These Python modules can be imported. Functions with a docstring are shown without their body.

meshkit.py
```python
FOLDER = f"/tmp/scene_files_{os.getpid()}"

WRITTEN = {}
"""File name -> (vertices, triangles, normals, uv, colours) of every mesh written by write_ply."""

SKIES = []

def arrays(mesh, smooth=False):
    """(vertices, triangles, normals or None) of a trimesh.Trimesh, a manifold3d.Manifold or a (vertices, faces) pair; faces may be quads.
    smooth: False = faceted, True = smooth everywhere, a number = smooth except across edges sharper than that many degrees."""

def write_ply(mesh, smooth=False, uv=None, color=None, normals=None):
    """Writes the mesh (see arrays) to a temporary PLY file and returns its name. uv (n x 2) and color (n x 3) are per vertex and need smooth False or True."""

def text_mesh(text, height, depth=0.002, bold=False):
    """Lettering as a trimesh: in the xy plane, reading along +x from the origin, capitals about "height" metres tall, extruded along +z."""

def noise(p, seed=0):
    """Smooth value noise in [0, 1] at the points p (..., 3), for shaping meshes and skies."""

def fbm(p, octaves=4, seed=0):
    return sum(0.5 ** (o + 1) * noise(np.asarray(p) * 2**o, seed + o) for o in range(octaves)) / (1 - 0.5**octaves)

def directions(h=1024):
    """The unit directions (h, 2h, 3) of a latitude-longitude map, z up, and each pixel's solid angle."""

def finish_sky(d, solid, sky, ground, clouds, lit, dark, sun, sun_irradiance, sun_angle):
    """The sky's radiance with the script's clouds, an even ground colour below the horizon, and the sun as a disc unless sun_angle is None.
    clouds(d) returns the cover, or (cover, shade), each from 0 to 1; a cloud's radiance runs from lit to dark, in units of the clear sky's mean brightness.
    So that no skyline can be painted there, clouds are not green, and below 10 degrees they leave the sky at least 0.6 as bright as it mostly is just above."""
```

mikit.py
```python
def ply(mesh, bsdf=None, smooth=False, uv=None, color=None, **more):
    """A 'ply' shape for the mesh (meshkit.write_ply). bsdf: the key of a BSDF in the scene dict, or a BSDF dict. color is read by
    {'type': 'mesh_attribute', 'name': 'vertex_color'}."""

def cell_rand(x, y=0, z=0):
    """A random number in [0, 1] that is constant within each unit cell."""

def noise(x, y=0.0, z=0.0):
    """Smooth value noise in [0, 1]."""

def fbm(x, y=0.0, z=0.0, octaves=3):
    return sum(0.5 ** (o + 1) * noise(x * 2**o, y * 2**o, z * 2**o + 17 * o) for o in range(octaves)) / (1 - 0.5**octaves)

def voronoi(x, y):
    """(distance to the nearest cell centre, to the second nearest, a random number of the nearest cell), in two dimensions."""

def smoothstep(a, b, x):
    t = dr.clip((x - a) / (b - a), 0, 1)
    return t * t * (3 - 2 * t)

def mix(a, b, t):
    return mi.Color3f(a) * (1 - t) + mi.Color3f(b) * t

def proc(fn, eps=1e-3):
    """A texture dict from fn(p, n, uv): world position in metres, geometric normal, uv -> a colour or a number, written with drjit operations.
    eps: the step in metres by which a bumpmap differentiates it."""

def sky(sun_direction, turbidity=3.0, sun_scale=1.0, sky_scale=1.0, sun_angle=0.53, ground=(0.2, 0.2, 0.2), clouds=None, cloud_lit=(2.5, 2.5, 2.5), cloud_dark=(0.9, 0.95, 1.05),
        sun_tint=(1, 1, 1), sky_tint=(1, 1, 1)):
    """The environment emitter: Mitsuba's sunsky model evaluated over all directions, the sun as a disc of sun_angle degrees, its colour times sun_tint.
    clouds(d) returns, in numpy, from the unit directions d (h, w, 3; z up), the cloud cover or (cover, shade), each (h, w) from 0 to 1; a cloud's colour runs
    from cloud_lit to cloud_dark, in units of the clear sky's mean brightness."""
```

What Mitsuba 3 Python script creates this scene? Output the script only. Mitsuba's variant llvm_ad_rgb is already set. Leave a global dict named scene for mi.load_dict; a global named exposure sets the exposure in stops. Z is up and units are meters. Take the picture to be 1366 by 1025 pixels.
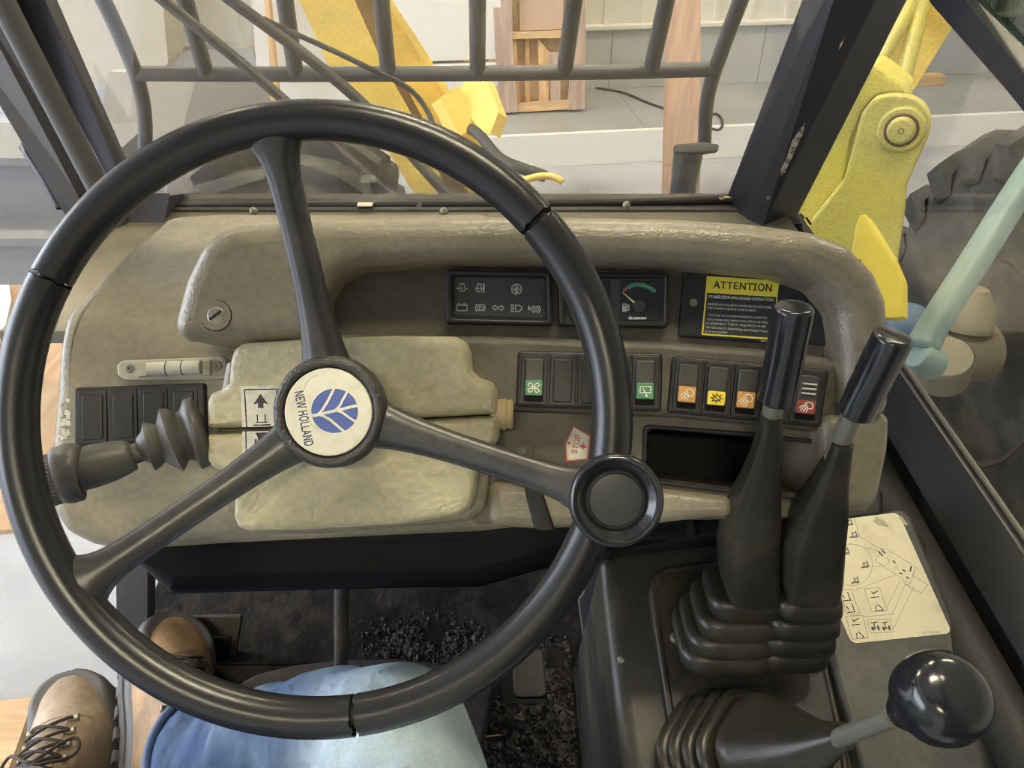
import math, random
import numpy as np, trimesh, shapely
from shapely.geometry import Polygon, LineString, Point, MultiPolygon, box as sbox
from shapely.ops import unary_union
from shapely import affinity
import mapbox_earcut as earcut
import manifold3d as m3
import mitsuba as mi
import drjit as dr
import mikit, meshkit
from mikit import proc, noise, fbm, voronoi, smoothstep, mix

random.seed(7); rng = np.random.default_rng(7)
T = mi.ScalarTransform4f
scene, labels = {}, {}

# ------------------------------------------------------------------ camera, light, exposure
FPX, PITCH = 1030.0, math.radians(37)
CAM = np.array([0.0, 0.0, 2.0])
CF = np.array([0, math.cos(PITCH), -math.sin(PITCH)]); CU = np.array([0, math.sin(PITCH), math.cos(PITCH)]); CR = np.array([1.0, 0, 0])
exposure = 2.05
scene['camera'] = {'type': 'perspective', 'fov': math.degrees(2 * math.atan(683 / FPX)), 'fov_axis': 'x', 'near_clip': 0.02, 'far_clip': 200.0,
                   'to_world': T().look_at(origin=CAM.tolist(), target=(CAM + CF).tolist(), up=[0, 0, 1])}
scene['daylight'] = mikit.sky((-0.55, -0.15, 0.8), turbidity=5.0, sun_scale=0.0, sky_scale=10.0, ground=(0.35, 0.35, 0.36),
                              clouds=lambda d: np.full(d.shape[:2], 0.85), cloud_lit=(1.25, 1.3, 1.42), cloud_dark=(0.9, 0.95, 1.05))
SKY = 1.0
LAMP = (11.0, 9.7, 6.7)
LAMPK = 2.2

# ------------------------------------------------------------------ helpers
def ray(x, y):
    return CF + CR * (x - 683.0) / FPX + CU * (512.5 - y) / FPX
def P(x, y, d):
    """the world point at distance d (along the optical axis) seen at that place of the photograph"""
    return CAM + d * ray(x, y)
def onz(x, y, z):
    r = ray(x, y); return CAM + r * (z - CAM[2]) / r[2]
def unit(v):
    v = np.asarray(v, float); return v / np.linalg.norm(v)

class Pl:
    """a drawing plane in the world: origin o, axes u, v, normal n (towards the driver), optionally bent by warp(u, v)"""
    def __init__(s, o, n, warp=None, up=(0, 0, 1)):
        s.o = np.asarray(o, float); s.n = unit(n)
        s.u = unit(np.cross(up, s.n)); s.v = np.cross(s.n, s.u); s.warp = warp
    @staticmethod
    def face(x, y, d, elev, yaw=0.0, warp=None):
        e, w = math.radians(elev), math.radians(yaw)
        return Pl(P(x, y, d), (math.sin(w) * math.cos(e), -math.cos(w) * math.cos(e), math.sin(e)), warp)
    def off(s, u, v):
        return 0.0 if s.warp is None else s.warp(u, v)
    def at(s, uv, h=0.0):
        uv = np.atleast_2d(np.asarray(uv, float)); h = np.broadcast_to(h, (len(uv),)) + s.off(uv[:, 0], uv[:, 1])
        return s.o + uv[:, :1] * s.u + uv[:, 1:2] * s.v + h[:, None] * s.n
    def px(s, pts, h=0.0):
        pts = np.atleast_2d(np.asarray(pts, float)); out = []
        for x, y in pts:
            r = ray(x, y); c = CAM - s.o
            def g(t):
                q = c + t * r; return q @ s.n - h - (0.0 if s.warp is None else float(s.off(q @ s.u, q @ s.v)))
            if s.warp is None:
                t = (h - c @ s.n) / (r @ s.n)
            else:
                a = 0.15; ga = g(a); step = 0.02; b = a
                while True:
                    b = a + step; gb = g(b)
                    if ga * gb <= 0 or b > 4: break
                    a, ga = b, gb
                for _ in range(40):
                    m = 0.5 * (a + b); gm = g(m)
                    if ga * gm <= 0: b = m
                    else: a, ga = m, gm
                t = 0.5 * (a + b)
            q = c + t * r; out.append((q @ s.u, q @ s.v))
        return np.array(out)

def ring(poly, step=0.004, r=0.0, hole=False):
    if not hasattr(poly, 'exterior'):
        poly = Polygon(poly)
    if not poly.is_valid: poly = poly.buffer(0)
    if r:
        poly = poly.buffer(-r, 12).buffer(2 * r, 12).buffer(-r, 12)
        if poly.geom_type != 'Polygon': poly = max(poly.geoms, key=lambda g: g.area)
    ex = poly.exterior
    if step:
        n = max(16, int(ex.length / step))
        pts = np.array([ex.interpolate(k / n, normalized=True).coords[0] for k in range(n)])
    else:
        pts = np.array(ex.coords)[:-1]
    a = 0.5 * np.sum(pts[:, 0] * np.roll(pts[:, 1], -1) - np.roll(pts[:, 0], -1) * pts[:, 1])
    if (a < 0) != hole: pts = pts[::-1]
    return pts

def inset(pts, d):
    if d == 0: return pts
    e0 = pts - np.roll(pts, 1, 0); e1 = np.roll(pts, -1, 0) - pts
    nl = lambda e: np.stack([-e[:, 1], e[:, 0]], 1) / (np.linalg.norm(e, axis=1, keepdims=True) + 1e-12)
    a, b = nl(e0), nl(e1); m = a + b; m /= np.linalg.norm(m, axis=1, keepdims=True) + 1e-9
    c = np.clip((m * a).sum(1, keepdims=True), 0.4, 1)
    return pts + m * d / c

def slab(pl, rings, h0, h1, r=0.0, seg=4, rb=0.0, cap_edge=None, layers=None):
    """extrusion of a ring (or [outer, hole, ...]) from height h0 to h1 of the plane, front edges rounded with radius r, back edges with rb"""
    if not isinstance(rings, list): rings = [rings]
    if layers is None:
        layers = [(rb * (1 - math.cos(t)), h0 + rb * (1 - math.sin(t))) for t in np.linspace(math.pi / 2, 0, 3)[::-1][::-1]] if rb else [(0, h0)]
        if rb: layers = [(rb, h0), (rb * 0.3, h0 + rb * 0.3), (0, h0 + rb)]
        layers += [(r * (1 - math.cos(t)), h1 - r + r * math.sin(t)) for t in np.linspace(0, math.pi / 2, seg + 1)] if r else [(0, h1)]
    V, Fc, base = [], [], 0
    tops, bots = [], []
    for rg in rings:
        n = len(rg); i = np.arange(n); j = (i + 1) % n
        for k, (ins, h) in enumerate(layers):
            V.append(np.column_stack([inset(rg, ins), np.full(n, h)]))
            if k:
                a = base + (k - 1) * n; b = base + k * n
                Fc.append(np.stack([a + i, a + j, b + j], 1)); Fc.append(np.stack([a + i, b + j, b + i], 1))
        bots.append((base, n)); tops.append((base + (len(layers) - 1) * n, n)); base += n * len(layers)
    V = np.vstack(V)
    for lst, flip in ((tops, False), (bots, True)):
        idx = np.concatenate([np.arange(s, s + n) for s, n in lst]); ends = np.cumsum([n for _, n in lst]).astype(np.uint32)
        t = earcut.triangulate_float64(np.ascontiguousarray(V[idx, :2]), ends).reshape(-1, 3).astype(int)
        if len(t):
            p2 = V[idx][t][:, :, :2]; ar = np.cross(p2[:, 1] - p2[:, 0], p2[:, 2] - p2[:, 0])
            t = np.where((ar < 0)[:, None], t[:, ::-1], t); t = idx[t]
            Fc.append(t[:, ::-1] if flip else t)
            if not flip: top = t
    Fa = np.vstack(Fc)
    if cap_edge:
        keep = Fa[:-len(Fc[-2]) - len(Fc[-1])] if False else Fa
        m = trimesh.Trimesh(V, Fa, process=False)
        m = m.subdivide_to_size(cap_edge, max_iter=12); m.merge_vertices()
        V, Fa = np.array(m.vertices), np.array(m.faces)
    W = pl.at(V[:, :2], V[:, 2])
    return trimesh.Trimesh(W, Fa, process=False)

def cat(*ms):
    return trimesh.util.concatenate([m for m in ms if m is not None])

def flat(pl, shape, h, t=0.0004):
    """thin raised print: a shapely shape in plane coordinates, t thick, from height h"""
    out = []
    for g in getattr(shape, 'geoms', [shape]):
        if g.is_empty or g.geom_type != 'Polygon' or g.area < 1e-9: continue
        rs = [ring(Polygon(g.exterior), None)] + [ring(Polygon(q), None, hole=True) for q in g.interiors]
        out.append(slab(pl, rs, h, h + t))
    return cat(*out)

def lines(pl, segs, wpx, d=0.6, h=0.0):
    """strokes drawn through points of the photograph, as a shape on the plane"""
    return unary_union([LineString(pl.px(s, h)).buffer(wpx * d / FPX / 2, 4, cap_style=1, join_style=1) for s in segs])

def frame_along(pts):
    t = np.gradient(pts, axis=0); t /= np.linalg.norm(t, axis=1, keepdims=True) + 1e-12
    a = np.cross(t[0], [0, 0, 1.0]);
    if np.linalg.norm(a) < 1e-3: a = np.cross(t[0], [1.0, 0, 0])
    A = [unit(a)]
    for k in range(1, len(pts)):
        q = A[-1] - t[k] * (A[-1] @ t[k]); A.append(unit(q))
    A = np.array(A); return t, A, np.cross(t, A)

def spline(pts, n=24):
    from scipy.interpolate import CubicSpline
    pts = np.asarray(pts, float); s = np.concatenate([[0], np.cumsum(np.linalg.norm(np.diff(pts, axis=0), axis=1))])
    return CubicSpline(s, pts)(np.linspace(0, s[-1], n))

def tube(pts, r, seg=20, smooth_n=0, squash=None):
    pts = np.asarray(pts, float); r = np.asarray(r, float) * np.ones(len(pts))
    if smooth_n:
        s = np.concatenate([[0], np.cumsum(np.linalg.norm(np.diff(pts, axis=0), axis=1))]); q = np.linspace(0, s[-1], smooth_n)
        r = np.interp(q, s, r); pts = spline(pts, smooth_n)
    t, a, b = frame_along(pts); g = np.arange(seg) * 2 * np.pi / seg
    V = pts[:, None] + r[:, None, None] * (np.cos(g)[None, :, None] * a[:, None] + np.sin(g)[None, :, None] * b[:, None])
    n = len(pts); i, j = np.meshgrid(np.arange(n - 1), np.arange(seg), indexing='ij'); i, j = i.ravel(), j.ravel(); k = (j + 1) % seg
    Fa = np.vstack([np.stack([i * seg + j, i * seg + k, (i + 1) * seg + k], 1), np.stack([i * seg + j, (i + 1) * seg + k, (i + 1) * seg + j], 1)])
    V = np.vstack([V.reshape(-1, 3), pts[:1], pts[-1:]]); c = n * seg; jj = np.arange(seg); kk = (jj + 1) % seg
    Fa = np.vstack([Fa, np.stack([np.full(seg, c), kk, jj], 1), np.stack([np.full(seg, c + 1), (n - 1) * seg + jj, (n - 1) * seg + kk], 1)])
    return trimesh.Trimesh(V, Fa, process=False)

def loft(secs):
    """closed loops (k x n x 3), capped"""
    S = np.asarray(secs, float); k, n, _ = S.shape
    i, j = np.meshgrid(np.arange(k - 1), np.arange(n), indexing='ij'); i, j = i.ravel(), j.ravel(); q = (j + 1) % n
    Fa = np.vstack([np.stack([i * n + j, i * n + q, (i + 1) * n + q], 1), np.stack([i * n + j, (i + 1) * n + q, (i + 1) * n + j], 1)])
    V = np.vstack([S.reshape(-1, 3), S[:1].mean(1), S[-1:].mean(1)]); c = k * n; jj = np.arange(n); kk = (jj + 1) % n
    Fa = np.vstack([Fa, np.stack([np.full(n, c), kk, jj], 1), np.stack([np.full(n, c + 1), (k - 1) * n + jj, (k - 1) * n + kk], 1)])
    m = trimesh.Trimesh(V, Fa, process=False)
    if m.volume < 0: m.invert()
    return m

def lathe(o, axis, prof, seg=64):
    axis = unit(axis); a = np.cross(axis, [0, 0, 1.0]); a = unit(a if np.linalg.norm(a) > 1e-3 else [1, 0, 0]); b = np.cross(axis, a)
    g = np.arange(seg) * 2 * np.pi / seg; c = np.cos(g)[:, None] * a + np.sin(g)[:, None] * b
    m = loft([np.asarray(o) + axis * h + c * max(r, 1e-5) for r, h in prof]); return m

def superloop(c, ex, ey, a, b, n=40, e=2.6):
    g = np.arange(n) * 2 * np.pi / n; co, si = np.cos(g), np.sin(g)
    x = np.sign(co) * np.abs(co) ** (2 / e) * a; y = np.sign(si) * np.abs(si) ** (2 / e) * b
    return np.asarray(c) + x[:, None] * ex + y[:, None] * ey

def obox(c, size, pl=None, bev=0.0, ax=None):
    """box of this size about c; axes from ax=(u, v, n)"""
    u, v, n = ax if ax is not None else (np.array([1.0, 0, 0]), np.array([0, 1.0, 0]), np.array([0, 0, 1.0]))
    q = Pl(c, n); q.u, q.v = np.asarray(u, float), np.asarray(v, float)
    x, y, z = np.asarray(size) / 2
    return slab(q, np.array([[-x, -y], [x, -y], [x, y], [-x, y]]), -z, z, r=bev, seg=2, rb=bev)

def beam(a, b, w, t, up=(0, 0, 1), bev=0.0):
    a, b = np.asarray(a, float), np.asarray(b, float); n = unit(b - a); u = unit(np.cross(up, n)); v = np.cross(n, u)
    return obox((a + b) / 2, (w, t, np.linalg.norm(b - a)), ax=(u, v, n), bev=bev)

def hullm(spheres, seg=20):
    ms = [m3.Manifold.sphere(r, seg).translate([float(c) for c in p]) for p, r in spheres]
    return m3.Manifold.batch_hull(ms)
def totri(m):
    q = m.to_mesh(); return trimesh.Trimesh(np.array(q.vert_properties[:, :3], float), np.array(q.tri_verts), process=True)

def text(pl, s, o, xdir, height, h, length=None, t=0.0003, bold=False):
    """lettering on the plane: o = lower left corner (u, v), xdir = reading direction in the plane"""
    m = meshkit.text_mesh(s, height, t, bold); v = np.array(m.vertices); w = v[:, 0].max() - v[:, 0].min()
    if length: v[:, 0] *= length / w
    xd = unit(xdir); yd = np.array([-xd[1], xd[0]])
    W = pl.at(np.asarray(o) + v[:, :1] * xd + v[:, 1:2] * yd, h + v[:, 2])
    return trimesh.Trimesh(W, m.faces, process=False)

def key_of(name):
    if name not in scene and name not in labels: return name
    k = 1
    while f'{name}_{k:03d}' in scene or f'{name}_{k:03d}' in labels: k += 1
    return f'{name}_{k:03d}'
def put(name, mesh, mat, smooth=35, label=None, cat_=None, group=None, kind=None):
    k = key_of(name); scene[k] = mikit.ply(mesh, mat, smooth=smooth); note(k, label, cat_, group, kind); return k
def note(k, label=None, cat_=None, group=None, kind=None):
    d = {}
    if label: d['label'] = label
    if cat_: d['category'] = cat_
    if group: d['group'] = group
    if kind: d['kind'] = kind
    if d: labels[k] = d
def thing(name, label, cat_, group=None):
    k = key_of(name); note(k, label, cat_, group); return k
def part(parent, name, mesh, mat, smooth=35, label=None, kind=None):
    return put(parent + '__' + name, mesh, mat, smooth, label, kind=kind)
def struct(name, mesh, mat, smooth=False, label=None):
    return put(name, mesh, mat, smooth, label, kind='structure')

# ------------------------------------------------------------------ materials
def mat(key, col, rough=0.5, spec=0.5, metal=0.0, bump=None, bscale=1.0, coat=0.0, sheen=0.0, eps=4e-4):
    c = {'type': 'rgb', 'value': list(col)} if isinstance(col, (tuple, list)) else proc(col)
    b = {'type': 'principled', 'base_color': c, 'roughness': rough if isinstance(rough, float) else proc(rough), 'specular': spec, 'metallic': metal}
    if coat: b |= {'clearcoat': coat, 'clearcoat_gloss': 0.9}
    if sheen: b |= {'sheen': sheen}
    if bump is not None: b = {'type': 'bumpmap', 'tex': proc(bump, eps), 'scale': bscale, 'bsdf': b}
    scene[key] = {'type': 'twosided', 'bsdf': b}
def dirty(c0, c1, s=30.0, lo=0.35, hi=0.75, fine=260.0, famp=0.12):
    return lambda p, n, uv: mix(c0, c1, smoothstep(lo, hi, fbm(p.x * s, p.y * s, p.z * s, 4))) * (1 - famp + 2 * famp * noise(p.x * fine, p.y * fine, p.z * fine))
def grain(p, n, uv):
    return fbm(p.x * 620, p.y * 620, p.z * 620, 2)
def crinkle(p, n, uv):
    a = fbm(p.x * 130, p.y * 130, p.z * 130, 2); return dr.abs(fbm(p.x * 190 + 4 * a, p.y * 190 + 4 * a, p.z * 190, 3) - 0.5) * 2
mat('dash_vinyl', dirty((0.15, 0.133, 0.095), (0.225, 0.2, 0.14), 9.0), 0.34, 0.6, bump=grain, bscale=0.0005)
mat('shroud_vinyl', dirty((0.44, 0.405, 0.265), (0.34, 0.31, 0.205), 14.0), 0.42, 0.45, bump=crinkle, bscale=0.0013)
mat('dash_face', dirty((0.075, 0.068, 0.052), (0.105, 0.095, 0.07), 20.0), 0.5, 0.4, bump=grain, bscale=0.0004)
mat('black_plastic', (0.018, 0.018, 0.019), 0.42, 0.35)
mat('gloss_black', (0.012, 0.013, 0.016), 0.16, 0.6)
mat('wheel_black', (0.0115, 0.012, 0.014), 0.28, 0.5)
mat('spoke_black', dirty((0.024, 0.024, 0.024), (0.042, 0.040, 0.036), 22.0), 0.32, 0.55)
mat('hub_black', dirty((0.03, 0.03, 0.03), (0.045, 0.044, 0.04), 60.0), 0.36, 0.5, bump=grain, bscale=0.0012)
mat('satin_black', (0.012, 0.0125, 0.014), 0.5, 0.3)
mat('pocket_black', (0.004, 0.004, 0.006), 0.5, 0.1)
mat('rubber', dirty((0.02, 0.019, 0.016), (0.05, 0.043, 0.028), 16.0, 0.45, 0.8), 0.36, 0.5)
mat('rubber_dusty', (0.036, 0.035, 0.032), 0.5, 0.4)
mat('stalk_rubber', (0.066, 0.063, 0.057), 0.42, 0.45)
mat('glass_dark', (0.022, 0.024, 0.026), 0.42, 0.25)
mat('lens_grey', (0.048, 0.052, 0.052), 0.4, 0.3)
mat('blank_face', (0.02, 0.021, 0.02), 0.42, 0.3)
mat('print_white', (0.55, 0.55, 0.5), 0.5)
mat('print_grey', (0.42, 0.43, 0.41), 0.5)
mat('print_black', (0.02, 0.02, 0.02), 0.5)
mat('print_red', (0.42, 0.06, 0.05), 0.5)
mat('print_line', (0.38, 0.36, 0.27), 0.5)
mat('label_cream', dirty((0.70, 0.655, 0.48), (0.57, 0.52, 0.36), 40.0, 0.55, 0.8, famp=0.03), 0.42)
mat('label_stain', (0.40, 0.36, 0.25), 0.5)
mat('label_white', dirty((0.50, 0.49, 0.42), (0.36, 0.34, 0.28), 70.0, 0.5, 0.75), 0.45)
mat('hub_white', dirty((0.60, 0.58, 0.47), (0.50, 0.48, 0.37), 60.0, 0.5, 0.8, famp=0.04), 0.35)
mat('emblem_blue', (0.045, 0.085, 0.30), 0.4)
mat('letter_navy', (0.05, 0.055, 0.11), 0.45)
mat('sign_yellow', (0.62, 0.53, 0.05), 0.45)
mat('icon_green', (0.045, 0.19, 0.085), 0.4)
mat('icon_orange', (0.48, 0.23, 0.04), 0.4)
mat('icon_yellow', (0.72, 0.55, 0.03), 0.4)
mat('icon_red', (0.22, 0.035, 0.02), 0.4)
mat('gauge_green', (0.06, 0.21, 0.14), 0.5)
mat('gauge_red', (0.30, 0.07, 0.07), 0.5)
mat('needle', (0.55, 0.48, 0.22), 0.4)
mat('rocker_top', (0.036, 0.036, 0.032), 0.4, 0.35)
mat('clear_plastic', (0.31, 0.2925, 0.235), 0.12, 0.6)
mat('vial_liquid', (0.42, 0.41, 0.34), 0.1, 0.6)
mat('screw_metal', (0.305, 0.295, 0.235), 0.35, 0.5, 0.7)
mat('steel_dull', (0.17, 0.168, 0.145), 0.4, 0.5, 0.35)
mat('tan_plastic', (0.315, 0.255, 0.135), 0.45)
mat('frame_paint', (0.014, 0.014, 0.018), 0.4, 0.4)
mat('frame_daylit', (0.07, 0.07, 0.084), 0.45, 0.4)  # lighter, bluer copy of frame_paint with daylight painted into the colour
mat('frame_light', (0.0975, 0.0935, 0.0925), 0.45, 0.5)
mat('chip', dirty((0.30, 0.28, 0.22), (0.10, 0.095, 0.08), 160.0, 0.4, 0.6), 0.6)
mat('guard_paint', (0.068, 0.070, 0.078), 0.4, 0.5)
mat('sill_grey', (0.0525, 0.0535, 0.055), 0.4, 0.45)
mat('plate_grey', dirty((0.06, 0.063, 0.062), (0.085, 0.085, 0.075), 30.0), 0.42, 0.45)
mat('console_plastic', dirty((0.03, 0.03, 0.028), (0.07, 0.063, 0.045), 12.0, 0.4, 0.8), 0.34, 0.5)
mat('mat_rubber', dirty((0.022, 0.02, 0.02), (0.05, 0.045, 0.042), 30.0), 0.8, 0.2, bump=lambda p, n, uv: fbm(p.x * 160, p.y * 160, p.z * 160, 3), bscale=0.0015)
mat('soil', dirty((0.06, 0.055, 0.052), (0.15, 0.135, 0.125), 90.0), 0.85, 0.2)
mat('cab_metal', dirty((0.055, 0.05, 0.045), (0.09, 0.08, 0.07), 16.0), 0.55, 0.4)
mat('yellow_paint', dirty((0.93, 0.70, 0.18), (0.80, 0.60, 0.18), 5.0, 0.4, 0.8), 0.4, 0.5)
mat('yellow_dirty', (0.46, 0.37, 0.1), 0.5, 0.45)
mat('gusset_yellow', (0.86, 0.70, 0.10), 0.4, 0.5)
mat('lime_paint', dirty((0.74, 0.67, 0.15), (0.60, 0.55, 0.19), 6.0, 0.45, 0.85), 0.4, 0.5)
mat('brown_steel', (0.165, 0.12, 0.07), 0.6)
mat('tyre', dirty((0.045, 0.047, 0.046), (0.095, 0.094, 0.088), 10.0), 0.75, 0.25)
mat('rim_dirty', (0.062, 0.058, 0.045), 0.7)
mat('axle_cream', (0.24, 0.22, 0.165), 0.6)
mat('teal_hose', (0.245, 0.35, 0.335), 0.4)
mat('blue_plastic', (0.115, 0.185, 0.29), 0.5)
mat('hose_black', (0.03, 0.03, 0.032), 0.5)
def denim_col(p, n, uv):
    w = noise(p.x * 900, p.y * 1500, p.z * 1500); k = smoothstep(0.3, 0.75, fbm(p.x * 14, p.y * 14, p.z * 14, 4))
    k = k * 0.5 * smoothstep(-0.46, -0.12, p.x) + 0.75 * smoothstep(-0.24, -0.12, p.x)  # paler towards the knee along x
    return mix((0.04, 0.08, 0.18), (0.38, 0.48, 0.55), dr.clip(k, 0, 1)) * (0.82 + 0.36 * w)
mat('denim', denim_col, 0.8, 0.2, sheen=0.3, bump=lambda p, n, uv: fbm(p.x * 55, p.y * 55, p.z * 55, 3) + 0.05 * noise(p.x * 1300, p.y * 1300, p.z * 1300), bscale=0.006)
mat('denim_seam', (0.12, 0.18, 0.30), 0.8)
mat('boot_leather', dirty((0.46, 0.36, 0.26), (0.32, 0.245, 0.175), 22.0), 0.6, 0.35, bump=grain, bscale=0.0006)
mat('boot_leather_tan', dirty((0.42, 0.27, 0.14), (0.30, 0.19, 0.10), 22.0), 0.55, 0.35, bump=grain, bscale=0.0008)
mat('boot_rand', (0.1175, 0.115, 0.115), 0.6)
mat('boot_sole', (0.085, 0.0815, 0.081), 0.7)
mat('boot_lace', (0.045, 0.033, 0.028), 0.7)
mat('shop_concrete', dirty((0.40, 0.41, 0.45), (0.34, 0.35, 0.385), 2.2, famp=0.03), 0.5, 0.4)
mat('platform_grey', dirty((0.27, 0.28, 0.29), (0.33, 0.34, 0.35), 1.8, famp=0.04), 0.45, 0.4)
mat('white_paint', (0.68, 0.675, 0.665), 0.5, 0.4)
mat('siding_white', (0.62, 0.61, 0.56), 0.45, 0.4)
mat('dado_grey', (0.4, 0.41, 0.42), 0.5)
mat('beige_wall', (0.38, 0.35, 0.285), 0.6)
mat('dusty_panel', (0.27, 0.25, 0.215), 0.7)
mat('step_grey', (0.21, 0.212, 0.22), 0.5)
mat('knob_cap', (0.03, 0.033, 0.034), 0.35, 0.3)
mat('cabinet_paint', (0.53, 0.52, 0.49), 0.5)
mat('shop_wall', (0.60, 0.59, 0.55), 0.7)
def wood(c0, c1, ax, s=1.0):
    def fn(p, n, uv):
        q = [p.x * 30 * s, p.y * 30 * s, p.z * 30 * s]; q[ax] = q[ax] * 0.06
        g = fbm(q[0], q[1], q[2], 4); g2 = noise(q[0] * 4, q[1] * 4, q[2] * 4)
        return mix(c0, c1, smoothstep(0.25, 0.75, g)) * (0.88 + 0.24 * g2)
    return fn
mat('pine', wood((0.62, 0.42, 0.23), (0.48, 0.29, 0.14), 2), 0.6)
mat('pine_flat', wood((0.62, 0.44, 0.26), (0.50, 0.33, 0.18), 0), 0.6)
mat('redwood', wood((0.68, 0.47, 0.34), (0.55, 0.36, 0.25), 2), 0.6)
mat('grey_wood', wood((0.46, 0.35, 0.30), (0.34, 0.25, 0.22), 2), 0.7)
mat('plywood', wood((0.50, 0.36, 0.22), (0.42, 0.27, 0.16), 1, 0.5), 0.6)
mat('pink_board', (0.50, 0.36, 0.29), 0.6)
scene['pane_glass'] = {'type': 'thindielectric', 'int_ior': 1.5}
scene['tinted_glass'] = {'type': 'thindielectric', 'int_ior': 1.5, 'specular_transmittance': {'type': 'rgb', 'value': [0.30, 0.37, 0.34]}}
DUST = (0.55, 0.52, 0.46)
def film(key, opac):
    scene[key] = {'type': 'mask', 'opacity': proc(opac), 'bsdf': {'type': 'blendbsdf', 'weight': 0.05, 'a': {'type': 'twosided', 'bsdf': {'type': 'diffuse', 'reflectance': {'type': 'rgb', 'value': list(DUST)}}}, 'b': {'type': 'thindielectric'}}}
film('glass_dust_low', lambda p, n, uv: 0.5 * smoothstep(1.585, 1.52, p.z) * smoothstep(0.2, 0.75, fbm(p.x * 9, p.z * 14, p.y * 9, 4)))
# ------------------------------------------------------------------ the shop around the machine
X0, X1, Y0, Y1, ZC = -7.0, 7.0, -6.0, 9.0, 5.0
struct('floor', obox(((X0 + X1) / 2, (Y0 + Y1) / 2, -0.05), (X1 - X0, Y1 - Y0, 0.1)), 'shop_concrete', label='pale painted concrete shop floor')
PZ = 0.225
pa, pb = onz(700, 181, PZ), onz(1240, 156, PZ)                    # front edge of the raised floor
wa, wb = onz(830, 118, PZ), onz(1245, 101, PZ)                    # foot of the wall
ex = unit(pb - pa); ey = np.array([-ex[1], ex[0], 0.0]); ez = np.array([0, 0, 1.0])
depth_p = float((wa - pa) @ ey)
def plat(s, t, z=0.0):                                            # s along the edge from pa, t behind it
    return pa + ex * s + ey * t + ez * (z - PZ)
S0, S1 = -1.6, 6.5
plf = key_of('platform'); note(plf, 'raised grey shop floor with a white painted front edge', kind='structure')
part(plf, 'fascia', obox(plat((S0 + S1) / 2, 0.02, PZ / 2), (S1 - S0, 0.04, PZ), ax=(ex, ey, ez), bev=0.004), 'white_paint', False, 'white painted front edge board')
k = S0
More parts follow.
